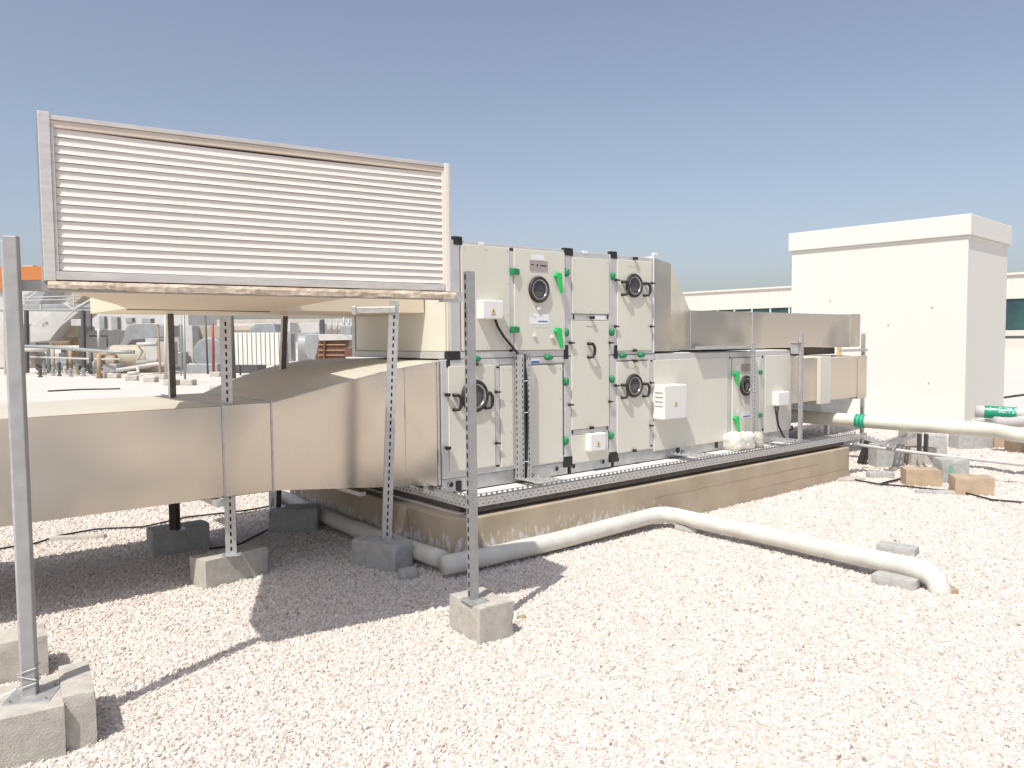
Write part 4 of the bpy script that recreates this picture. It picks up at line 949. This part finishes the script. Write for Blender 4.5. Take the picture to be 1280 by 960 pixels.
for i, (x, lab) in enumerate(((1217, 'cream bent stub dropping from the left end of the grey pipe'), (1236, 'short cream leg under the middle of the labelled grey pipe'))):
    p_ = atY(x, 519, 11.3); b = MB(); b.box(p_.x-.035, p_.x+.035, p_.y-.03, p_.y+.05, 0, p_.z-.06); tag(obj('pipe_support', b, pipe_c, bevel=.01), lab, 'pipe support')

# blocks at the right
def bl(x, y, yaw, m, label, seed, L_=.40, W_=.20, H=.19, z=0):
    p = gz(x, y); n = Vector((-math.sin(yaw), math.cos(yaw), 0))
    return rough_block('concrete_block', (p.x, p.y+.1, z), yaw, L_, W_, H, m, label, 'concrete footing blocks', seed)
bl(1157, 608, R(-12), brick_tan, 'tan block standing left of the green stained grey block', 61, .36, .24, .18)
bl(1221, 619, R(-14), brick_tan, 'tan block nearest the camera at the right, beside the green stained block', 62, .36, .24, .18)
bl(1194, 604, R(0), concrete_g, 'grey block with a green stain between the two tan blocks', 63, .30, .22, .26)
p = gz(1190, 605); b = MB(); b.disc((p.x-.03, p.y-.028, .15), (0, -1, 0), .03, 14); b.v = [(x+.008*math.sin(z*60), y, .13+(z-.15)*3.0) for x, y, z in b.v]
tag(obj('paint_stain', b, mat('green_paint_stain', (.22, .45, .33), .8, n_scale=30, n_amt=.3)), 'green paint splash on the face of the grey block', 'paint mark')
bl(1153, 582, R(8), concrete, 'cream topped block under the strut of the cream pipe', 64, .34, .22, .22)
bl(1142, 566, R(8), concrete, 'pale block set behind the strut block beneath the cream pipe', 65, .22, .22, .34)
bl(1176, 571, R(-25), concrete_g, 'grey block right of the pipe strut', 66, .22, .26, .28)
bl(1112, 584, R(4), concrete_g, 'grey block beside the dark tray leg at the plinth end', 67, .36, .22, .28)
bl(1218, 561, R(6), concrete_g, 'wide grey block beneath the middle of the cream pipe', 68, .52, .24, .22)
bl(1262, 560, R(-6), brick_tan, 'long low tan block beneath the elbow of the cream pipe', 69, .40, .20, .16)
bl(1276, 566, R(30), brick_tan, 'tan block cut by the right edge under the cream pipe', 70, .24, .2, .24)
slab(1100, 597, R(-8), .28, .14, .07, concrete_g, 'rounded pale slab lying in front of the dark tray leg', 71, None)
slab(1175, 617, R(-14), .46, .07, .035, concrete_g, 'thin flat grey strip on the gravel before the tan blocks', 72, None)
slab(1060, 600, R(20), .32, .2, .03, concrete, 'flat pale slab half sunk at the right end of the plinth', 73, None)
p = gz(1152, 566, .2)
b = MB(); b.box(p.x-.03, p.x-.015, p.y-.03, p.y+.06, .2, .43); b.box(p.x+.05, p.x+.065, p.y-.03, p.y+.06, .2, .43); b.box(p.x-.05, p.x+.09, p.y-.04, p.y+.07, .2, .21)
tag(obj('pipe_strut', b, y_dark, bevel=.003), 'short dark steel stand holding up the cream pipe on a block', 'pipe support')

# ------------------------------------------------------------------ white stair house
CB = gz(1205, 535)
dl = Vector((-math.sin(R(43.3)), math.cos(R(43.3)), 0)); dr_ = Vector((math.cos(R(43.3)), math.sin(R(43.3)), 0))
MS = frame_m(CB, dr_)       # local x = along right face, y = along left face (away-left)
WH = thing('white_stair_house', 'tall plain white rendered stair house with a projecting parapet band', 'rooftop building', (1.2, 1.6, 0), MS)
b = MB(); b.box(0, 2.30, 0, 3.22, 0, 3.36); obj('wall', b, bld_w, WH, MS, bevel=.01)
b = MB(); b.box(-.05, 2.35, -.05, 3.27, 3.34, 3.70); obj('parapet', b, bld_w, WH, MS, bevel=.012)
b = MB(); b.box(-.02, 2.32, -.02, 3.24, 3.30, 3.338); obj('drip_edge', b, bld_w, WH, MS, bevel=.006)
b = MB(); b.box(-.03, 2.34, -.03, 3.25, 0, .10); obj('skirting', b, bld_w, WH, MS, bevel=.01)
b = MB()
for y, z in ((2.02, 1.92), (1.98, 1.78), (1.30, 1.80), (.55, 2.1), (.58, .75), (1.9, .62), (2.4, 2.3)): b.box(-.008, .0, y, y+.02, z, z+.03)
obj('wall_plugs', b, y_grey, WH, MS, kind='stuff')
b = MB(); b.box(-.004, .0, 2.055, 2.062, .1, 3.29); obj('render_joint', b, far_w, WH, MS)
b = MB(); b.box(-.03, -.001, 2.18, 2.25, .9, 1.55); tag(obj('timber_batten', b, mat('yellow_timber', (.55, .40, .16), .8), None, MS, bevel=.002), 'yellowish upright batten on the white wall at the duct end', 'batten')

# ------------------------------------------------------------------ far building with strip windows
FBo = gz(1270, 455)
MF = frame_m(Vector((FBo.x, FBo.y, 0)), -dl)   # x runs towards the right/near, so negative x is farther left
FB = thing('far_hall', 'long low cream clad hall with a band of green glazed windows behind the stair house', 'building', (-10, 1, 0), MF)
HB = 5.05
b = MB(); b.box(-45, 25, .0, 14, 0, 1.92); obj('lower_wall', b, far_w, FB, MF)
b = MB(); b.box(-45, 25, .0, 14, 3.70, HB); obj('upper_wall', b, far_w, FB, MF)
b = MB(); b.box(-45, 25, .35, 13.9, 1.92, 3.70); obj('glazing_backing', b, y_dark, FB, MF)
b = MB(); b.box(-45, 25, -.12, 14.1, HB-.001, HB+.12); obj('coping', b, far_w, FB, MF)
b = MB()
for i in range(94):
    x = -45+i*.745; b.box(x, x+.02, -.022, -.001, 3.72, HB-.04)
obj('cladding_rib', b, far_w, FB, MF, kind='stuff')
x = -44.9
pitchw = 1.42
while x < 24:
    b = MB(); b.box(x, x+pitchw-.10, .10, .14, 1.95, 3.67); w_ = obj('window', b, win_g, FB, MF)
    b = MB(); b.box(x+pitchw-.10, x+pitchw, .02, .30, 1.93, 3.69); obj('mullion', b, far_w, w_, MF)
    x += pitchw
b = MB(); b.box(-6, 12, -2.4, -2.3, 1.45, 1.6)
obj('handrail_pipe', b, y_dark, FB, MF)
b = MB(); b.box(-8, 12, -3.4, -3.2, .0, .9); tag(obj('low_parapet', b, far_w, None, MF), 'low cream parapet wall in front of the far hall at the right edge', 'wall')
gcable([(1255, 497), (1300, 491)], .03, 'dark cable across the far gravel at the right edge')

# ------------------------------------------------------------------ equipment yard far left
def ybox(name, x0, x1, y0, y1, Y, dep, m, label, cat, bev=.03, yaw=0, par=None, group=None):
    a = atY(x0, (y0+y1)/2, Y); c = atY(x1, (y0+y1)/2, Y); zt_ = atY((x0+x1)/2, y0, Y).z; zb_ = atY((x0+x1)/2, y1, Y).z
    M = Matrix.Translation(((a.x+c.x)/2, Y, 0)) @ Matrix.Rotation(yaw, 4, 'Z'); w = (c.x-a.x)/2
    b = MB(); b.box(-w, w, 0, dep, max(zb_, -.01), zt_)
    o = obj(name, b, m, par, M, bevel=bev)
    return tag(o, label, cat, group) if par is None else o
def ytube(name, pts, r, m, label, cat='pipe', n=10, group=None):
    b = MB(); b.tube([atY(*p) for p in pts], r, n); return tag(obj(name, b, m, smooth=True), label, cat, group)
# orange clad building
OB = thing('orange_building', 'distant building with a bright orange top band at the left edge', 'building', (atY(0, 430, 85).x, 85, 0))
def pbox(par, name, x0, x1, y0, y1, Y, dep, m, bev=.02): return ybox(name, x0, x1, y0, y1, Y, dep, m, '', '', bev, 0, par)
pbox(OB, 'orange_band', -220, 75, 334, 351, 85, 8, orange); pbox(OB, 'orange_step', -220, 12, 351.5, 363, 84.8, 7, orange)
pbox(OB, 'lower_wall', -220, 75, 351.3, 429, 85.2, 7.6, y_white); pbox(OB, 'roof_unit', 29, 41, 331.5, 333.9, 86, 2, y_white)
# white plant building with openings
WB = thing('plant_building', 'low white plant room with dark openings behind the pipe rack', 'building', (atY(170, 430, 62).x, 62, 0))
pbox(WB, 'wall', 110, 236, 385, 441, 62, 6, y_white)
for x0, x1, y0, y1 in ((124, 133, 395, 411), (139, 150, 396, 412), (157, 168, 397, 403), (177, 193, 398, 404), (205, 214, 398, 408)):
    w_ = pbox(WB, 'window', x0, x1, y0, y1, 61.9, .1, y_grey, .01); pbox(w_, 'pane', x0+(x1-x0)*.7, x1-.6, y0+.5, y1-.5, 61.85, .04, y_dark, 0)
# distant low haze coloured wall across the back
ybox('perimeter_wall', 225, 470, 399, 436, 95, 1, mat('far_tan_wall', (.55, .50, .44), .9, n_scale=.6, n_amt=.2), 'long pale tan perimeter wall at the back of the plant yard', 'wall')
ybox('far_roof_strip', 225, 445, 404, 408, 94, .6, y_white, 'thin white roof edge before the far tan wall', 'roof edge')
# truss bridge
TB = thing('steel_pipe_bridge', 'grey green steel truss pipe bridge at the far left', 'pipe bridge', (atY(75, 468, 42).x, 42, 0))
def tb(name, pts, r, m=y_pipe):
    b = MB(); b.tube([atY(x, y, 42) for x, y in pts], r, 6); obj(name, b, m, TB)
pbox(TB, 'beam', 28, 122, 380, 385, 42, .5, y_grey); tb('chord', [(28, 387.5), (122, 388)], .06); tb('chord', [(-30, 388), (27, 388)], .06)
tb('brace', [(92, 387), (121, 370)], .06, y_white); tb('brace', [(92, 387), (81, 380)], .05, y_white); tb('brace', [(92, 388), (80, 400)], .05, y_white); tb('brace', [(34, 374), (50, 362)], .05, y_white)
tb('upright', [(92, 387), (92, 360)], .04, y_white); tb('upright', [(51, 387), (51, 380)], .05, y_white)
for x in (33, 104): tb('leg', [(x, 388), (x+1, 466)], .13, y_dark)
tb('leg', [(6.5, 352), (7, 468)], .10, y_cream); tb('leg', [(114, 388), (114, 412)], .06, y_dark)
tb('leg', [(-14, 388), (-14, 468)], .10, y_dark)
# slanted chute duct with elbows
def slanted(name, poly, Y, dep, m, label, cat='air duct'):
    b = MB(); b.prism([atY(x, y, Y) for x, y in reversed(poly)], (0, dep, 0)); return tag(obj(name, b, m, bevel=.03), label, cat)
slanted('sloping_duct', [(102, 364), (119, 366), (119, 374), (76, 408), (62, 426), (38, 428), (37, 408), (58, 393)], 45, 2.2, y_white, 'big pale duct sloping down to the left behind the pipe bridge')
slanted('sloping_duct', [(30, 368), (46, 362), (58, 362), (50, 380), (30, 381)], 47, 2.0, y_grey, 'grey shaded duct piece above the left end of the pipe bridge')
slanted('sloping_duct', [(80, 375), (100, 360), (108, 366), (92, 381)], 44, 1.5, y_cream, 'pale upper end of the sloping duct under the louvre')
vs, fs = text_polys('CA', .26)
pp = atY(52, 408.5, 44.96); b = MB(); b.add([(pp.x+x*1.0-.0+y*.3, pp.y, pp.z+y+x*.45) for x, y, z in vs], fs); tag(obj('duct_lettering', b, ink), 'small dark CA lettering on the pale sloping duct', 'lettering')
ybox('low_duct', 75, 97, 407, 421, 46, 2, y_cream, 'pale tan duct box right of the sloping duct', 'air duct', .1)
ybox('tan_tank', 59, 88, 418, 432, 48, 2, y_tan, 'olive tan tank behind the pipe rack', 'tank', .2)
ybox('white_box_unit', 88.5, 102, 399, 407.5, 44, 1, y_white, 'small white box fixed beside the pipe bridge leg', 'box')
ybox('grey_white_cabinet', 98, 149, 413, 440, 47, 2.2, y_white, 'wide pale cabinet behind the pipe rack', 'cabinet', .05)
ybox('cream_vessel_skid', 30, 44, 438, 460, 44, 1.2, y_cream, 'cream upright vessel at the left behind the grey post', 'vessel', .25)
ybox('fan_box', 26, 40, 433, 437.5, 43.5, .8, y_white, 'short white pipe flange box left of the pipe rack', 'box', .05)
# clutter of pumps: small individual pieces
rnd = random.Random(5)
pump_labels = ['dark pump motor beside the rack leg', 'small rusty valve under the pipe rack', 'grey pump casing on the yard floor', 'low dark pipe fitting by the vessel', 'pale flanged fitting under the rack', 'dark squat motor near the white cabinet',
               'brown junction fitting beneath the rack', 'grey cylinder pump behind the footing', 'small dark strainer at the rack middle', 'pale small tank behind the rack legs']
for i, (x, y, w, m) in enumerate(((50, 462, 9, y_dark), (55, 455, 8, y_grey), (66, 457, 8, y_grey), (74, 459, 8, y_dark), (81, 452, 9, y_white), (88, 461, 9, y_grey), (97, 448, 10, y_dark), (104, 460, 10, y_grey), (95, 457, 12, y_cream), (118, 459, 10, y_grey))):
    Y = 44-(y-445)*.35; c = atY(x, y, Y); r_ = w/980*Y*.26; h = rnd.choice((.5, .62, .35))
    b = MB(); b.lathe((c.x, c.y, 0), (0, 0, 1), [(r_*1.2, 0), (r_*1.2, .06), (r_*.7, .08), (r_*.8, h*.7), (r_, h*.75), (r_, h*1.1), (r_*.4, h*1.2), (.001, h*1.25)], 12)
    b.tube([(c.x-r_*1.8, c.y, h*.5), (c.x+r_*1.8, c.y, h*.5)], r_*.35, 8)
    tag(obj('pump_fitting', b, m, smooth=False), pump_labels[i], 'pump', 'pumps and fittings under the pipe rack')
# pipe rack
PR = thing('pipe_rack', 'long horizontal grey pipe on thin legs running across the plant yard', 'pipe rack', (atY(100, 465, 38).x, 38, 0))
def pr(name, pts, r, m=y_pipe):
    b = MB(); b.tube([atY(x, y, Y) for x, y, Y in pts], r, 8); obj(name, b, m, PR, smooth=True)
pr('pipe', [(24, 433, 40), (58, 433.5, 40), (90, 436, 39), (135, 440, 37), (168, 440, 37)], .09)
pr('pipe', [(24, 437, 40.5), (60, 437, 40.5)], .11, y_white)
for x, y0, y1, m in ((60.5, 434, 460, y_pipe), (66, 436, 463, y_cream), (88, 437, 466, y_tan), (85, 437, 464, y_dark), (113.5, 439, 467, y_dark), (123.5, 442, 472, y_tan), (142, 441, 466, y_tan)):
    Y = 1568/(y1-429.5)*.98; Y = max(34, min(43, Y)); pr('leg', [(x, y0, Y), (x+.5, 429.5+1568/Y, Y)], .10, m)
pr('crossbar', [(123, 442.5, 37), (143, 442.5, 37)], .07, y_tan)
for i, (x, y, m) in enumerate(((70, 463, y_cream), (90, 468, y_tan), (115, 466, y_tan), (125, 473, y_cream), (140, 473, concrete), (162, 476, concrete), (186, 478, concrete), (212, 482, concrete), (233, 482, concrete), (270, 491, concrete), (268, 471, concrete), (200, 474, concrete), (290, 484, concrete))):
    p = gz(x, y); lab = ['cream footing at the first leg of the pipe rack', 'brown footing under the second rack leg', 'brown footing under the third rack leg', 'cream footing under the nearest rack leg', 'pale block right of the rack legs', 'pale block before the white bent pipes', 'pale block below the white cabinets', 'pale block at the foot of the thin grey pole', 'pale block beside the rear duct post', 'pale block left of the slotted post, nearest in the yard', 'pale block at the foot of the red pipe', 'low pale block before the cream cabinet', 'pale block right of the slotted post in the yard'][i]
    rough_block('footing_block', (p.x, p.y+.2, 0), R(rnd.uniform(-20, 20)), .50, .36, .22, m, lab, 'footing blocks of the plant yard', 80+i, cat='concrete block', rad=.04, rough=.02)
# curved elbow duct and vessel
def elbow(label, path, w, m, Y):
    b = MB(); pts = [atY(x, y, Y) for x, y in path]; b.tube(pts, w, 4); return tag(obj('elbow_duct', b, m, bevel=.03), label, 'air duct')
slanted('elbow_duct', [(158, 408), (166, 404.5), (196, 404), (205, 407), (205, 421), (184, 424), (166, 425), (157, 433), (148, 440), (149, 432), (154, 424), (156, 414)], 44, 2.0, y_grey, 'grey elbow duct curving down behind the cream vessel')
ybox('tan_hood', 157, 180, 423, 436, 46, 1.5, y_tan, 'tan hood between the elbow duct and the vessel', 'hood', .1)
VE = MB(); c = atY(158, 447, 42); VE.lathe((c.x-1.25, c.y+.9, c.z), (1, 0, 0), [(.001, -.25), (.35, -.2), (.6, -.05), (.68, .15), (.68, 2.0), (.6, 2.2), (.3, 2.35), (.001, 2.4)], 24)
tag(obj('horizontal_vessel', VE, y_cream, smooth=True), 'rounded cream horizontal vessel behind the pipe rack', 'vessel')
ytube('bent_white_pipe', [(196, 430, 40), (172, 430.5, 40), (177, 439, 40), (171, 452, 40), (196, 451, 40)], .11, y_white, 'white zigzag pipe before the cream vessel', n=8)
ytube('bent_white_pipe', [(146, 463, 39), (172, 459, 39), (173, 466, 38.5), (160, 467, 38.5)], .10, y_white, 'low white pipe with an elbow on the yard floor', n=8)
ytube('bent_white_pipe', [(172, 459, 39.5), (195, 455, 39.5), (208, 456, 39.5)], .10, y_white, 'white pipe running right along the yard floor', n=8)
ybox('white_cabinet', 182, 197, 423, 456, 41, 1.2, y_white, 'upright white cabinet right of the zigzag pipe', 'cabinet')
ybox('cream_cabinet', 200, 210, 427, 457, 40, 1.2, y_cream, 'upright cream cabinet beside the thin poles', 'cabinet')
SG = thing('sign_board', 'small white notice board on a rusty pole in the plant yard', 'sign', (atY(198, 470, 38).x, 38, 0))
b = MB(); b.tube([atY(197, 398, 38), atY(200.5, 471, 38)], .06, 8); obj('pole', b, y_tan, SG)
pbox(SG, 'board', 193.5, 207, 397.5, 405.5, 37.9, .05, y_white, 0)
ybox('shade_backdrop', 44, 112, 441, 462, 50, 1.5, y_grey, 'long grey backdrop box added for the dark gaps behind the pipe rack', 'plant casing')  # backdrop box added to darken the gaps behind the rack
ybox('rack_backdrop', 104, 150, 440, 459, 49, 1.5, y_cream, 'cream backdrop box added behind the pipe rack, right part', 'plant casing')  # second added backdrop box, cream, filling the gaps behind the rack
ybox('brown_crate', 76, 96, 437, 446, 46, .8, y_tan, 'tan crate behind the pipe rack legs', 'crate')
ybox('condenser_unit', -60, 22, 405, 460, 52, 2, y_white, 'pale condenser casing behind the left grey post', 'condenser')
ybox('plinth_block', 150, 200, 458, 470, 43, 1, y_cream, 'low cream casing behind the white bent pipes', 'plant casing')
ytube('thin_rack_pipe', [(30, 446, 43), (120, 449, 41), (150, 449, 40.5)], .05, y_white, 'thin white pipe running low behind the rack', n=6)
ytube('thin_rack_pipe', [(112, 420, 43), (134, 420, 43), (134, 434, 43)], .04, y_dark, 'thin dark bent pipe on the wide pale cabinet', n=6)
ytube('valve_pipe', [(123, 411, 42), (123.5, 434, 42)], .07, y_white, 'white upright valve pipe before the pale cabinet', n=6)
for i, (x0, x1, y0, y1, Y, m, lab) in enumerate(((44, 58, 455, 463, 43, y_dark, 'dark low box added as shadow left of the rack legs'), (67, 84, 452, 461, 44.5, y_grey, 'grey low box added as shadow between the rack legs'), (92, 110, 455, 464, 43, y_dark, 'dark low box added as shadow right of the middle rack legs'),
        (128, 146, 455, 466, 41, y_grey, 'grey low box added as shadow beneath the right end of the rack'), (210, 228, 440, 462, 43, y_grey, 'grey casing between the thin poles'), (60, 74, 441, 449, 45, y_white, 'small white casing behind the first rack leg'), (274, 290, 424, 470, 44, y_cream, 'tall cream casing behind the slotted post'), (213, 224, 405, 440, 47, y_white, 'pale upright casing behind the thin poles'))):
    ybox('casing_and_shadow_box', x0, x1, y0, y1, Y, .9, m, lab, 'machine casing', .06, group='machine casings of the plant yard')  # the low boxes under the rack stand in for shadow below the units
for i, y in enumerate((372, 376)):
    ytube('bridge_handrail', [(27, y, 43), (60, y-1, 43), (100, y-2, 43)], .03, y_white, ['thin upper handrail over the pipe bridge', 'thin lower handrail over the pipe bridge'][i], 'handrail', 6)
# thin poles in the yard
for x0, x1, y1, r_, m, lab in ((211, 212, 480, .07, y_pipe, 'thin grey pole left of the rear duct post'), (229.5, 231.5, 480, .05, y_pipe, 'thin grey green pole right of the rear duct post'), (226, 226.5, 470, .03, y_pipe, 'very thin pole beside the grey green pole'),
                               (256.5, 260, 468, .05, y_dark, 'thin dark pole before the round duct elbow'), (288.5, 292, 474, .12, y_dark, 'dark grey pole just right of the slotted post'), (206.5, 207, 475, .05, y_white, 'thin white pole beside the cream cabinet')):
    Y = 1568/(y1-429); ytube('yard_pole', [(x0, 392, Y), (x1, y1+2, Y)], r_, m, lab, 'pole', 8, 'thin poles in the plant yard')
ytube('red_pipe', [(265.5, 404, 38), (266.5, 430, 38), (267, 470, 38)], .07, y_red, 'red fire pipe left of the slotted post', n=8)
ytube('red_pipe', [(286.5, 450, 37), (289, 472, 37)], .08, y_red, 'short red pipe right of the slotted post', n=8)
ybox('cream_unit', 230, 241, 407, 454, 44, 1.5, y_white, 'tall white panel of the unit behind the thin poles', 'cabinet')
ybox('cream_unit', 241.5, 278, 407, 424, 45, 2, y_cream, 'pale yellow duct box above the round elbow', 'air duct')
b = MB(); c = atY(262, 443, 42.5); b.lathe((c.x, c.y, c.z), (0, -1, 0), [(.001, -1.2), (.92, -1.2), (.92, .0), (.85, .08), (.001, .10)], 28); tag(obj('round_duct', b, y_grey, smooth=False), 'big round grey duct end behind the red pipe', 'air duct')
ybox('grey_skid', 233, 272, 455, 472, 41, 1.5, y_grey, 'shadowed grey skid under the round duct', 'skid')
ybox('skid_frame', 294, 322, 455, 473, 41, 1.5, y_dark, 'dark base frame under the ribbed white panel', 'base frame')
# ribbed white panel unit
RP = thing('ribbed_panel_unit', 'white ribbed cooling unit panel raised on thin legs right of the slotted post', 'cooling unit', (atY(324, 470, 38).x, 38, 0))
n_r = 11; xx0, xx1 = 292.5, 355
for i in range(n_r):
    xa = xx0+(xx1-xx0)*i/n_r; xb_ = xx0+(xx1-xx0)*(i+1)/n_r-.9
    pbox(RP, 'rib', xa, xb_, 416, 456, 37.9, .12, bld_w, .02)
pbox(RP, 'backing', xx0, xx1, 415.5, 456.3, 38.03, .8, y_grey, .01)
for x in (300, 343.5): pbox(RP, 'leg', x-.7, x+.7, 456.3, 469.5, 38.3, .1, y_dark, 0)
pbox(RP, 'side_box', 356, 364, 417, 452, 38.2, .8, y_grey)
slanted('dome_cowl', [(311, 416), (314, 409), (320, 404.5), (340, 404), (343, 406), (345, 416)], 46, 1.6, y_grey, 'grey domed cowl showing above the ribbed white panel', 'cowl')
ybox('white_roof_unit', 345, 363, 403, 416, 50, 2, y_white, 'white box unit behind the ribbed panel', 'air handler')
# round fan, octagonal duct and timber louvred hood
b = MB(); c = atY(381, 434, 38); b.lathe((c.x, c.y+.3, c.z), (-1, -.25, 0), [(.001, -.3), (.70, -.3), (.70, .35), (.66, .40), (.001, .3)], 28); tag(obj('round_fan', b, y_grey), 'round grey fan drum at the left of the timber hood', 'fan')
slanted('octagonal_duct', [(381, 420), (386, 417), (397, 417.5), (399, 425), (397, 441), (393, 449), (385, 449), (381, 440)], 37.6, .9, y_grey, 'pale octagonal duct between the fan and the brown hood')
HD = thing('brown_hood', 'white edged hood with a brown mesh opening above the duct curve', 'hood', (atY(415, 460, 37).x, 37, 0))
b = MB(); b.prism([atY(x, y, 37) for x, y in reversed([(397, 417.5), (428, 418), (437, 425), (399, 426)])], (0, 1.4, 0)); obj('top', b, y_white, HD, bevel=.02)
b = MB(); b.prism([atY(x, y, 37.1) for x, y in reversed([(399, 425.5), (434, 425.5), (428, 450), (394, 450)])], (0, .6, 0)); obj('mesh_panel', b, y_brown, HD)
for y in (431, 438, 444): 
    b = MB(); b.tube([atY(398, y, 37.05), atY(431, y, 37.05)], .025, 5); obj('slat', b, y_tan, HD)
b = MB(); b.tube([atY(406, 426, 37.0), atY(405, 450, 37.0)], .06, 5); obj('upright', b, y_brown, HD)
ybox('blue_grey_box', 376, 399, 403.5, 416.5, 47, 2, y_white, 'pale boxy duct above the fan', 'air duct'); ybox('dark_post', 399.5, 404.5, 399, 418, 46, .3, y_dark, 'dark square post above the brown hood', 'post')
ybox('grey_box_unit', 425, 439, 407, 419, 47, 1.5, y_grey, 'small grey box unit left of the upper casing', 'box'); ybox('brown_crate', 431, 446, 434.5, 446, 36, 1, y_brown, 'brown crate beside the hood', 'crate')
ybox('white_wall_panel', 428, 443, 419, 434, 38, .5, y_white, 'white panel beside the brown hood', 'panel')
for i, (x, y0) in enumerate(((414, 400), (421, 402), (430, 396), (436, 398))):
    ytube('far_mast', [(x, y0, 80), (x, 420, 80)], .12, y_grey, ['thin far mast, leftmost over the brown hood', 'thin far mast, second over the brown hood', 'thin far mast, third over the brown hood', 'thin far mast nearest the upper casing'][i], 'mast', 6)
gcable([(60, 489), (100, 487), (150, 486)], .03, 'dark cable on the bright far gravel at the left')
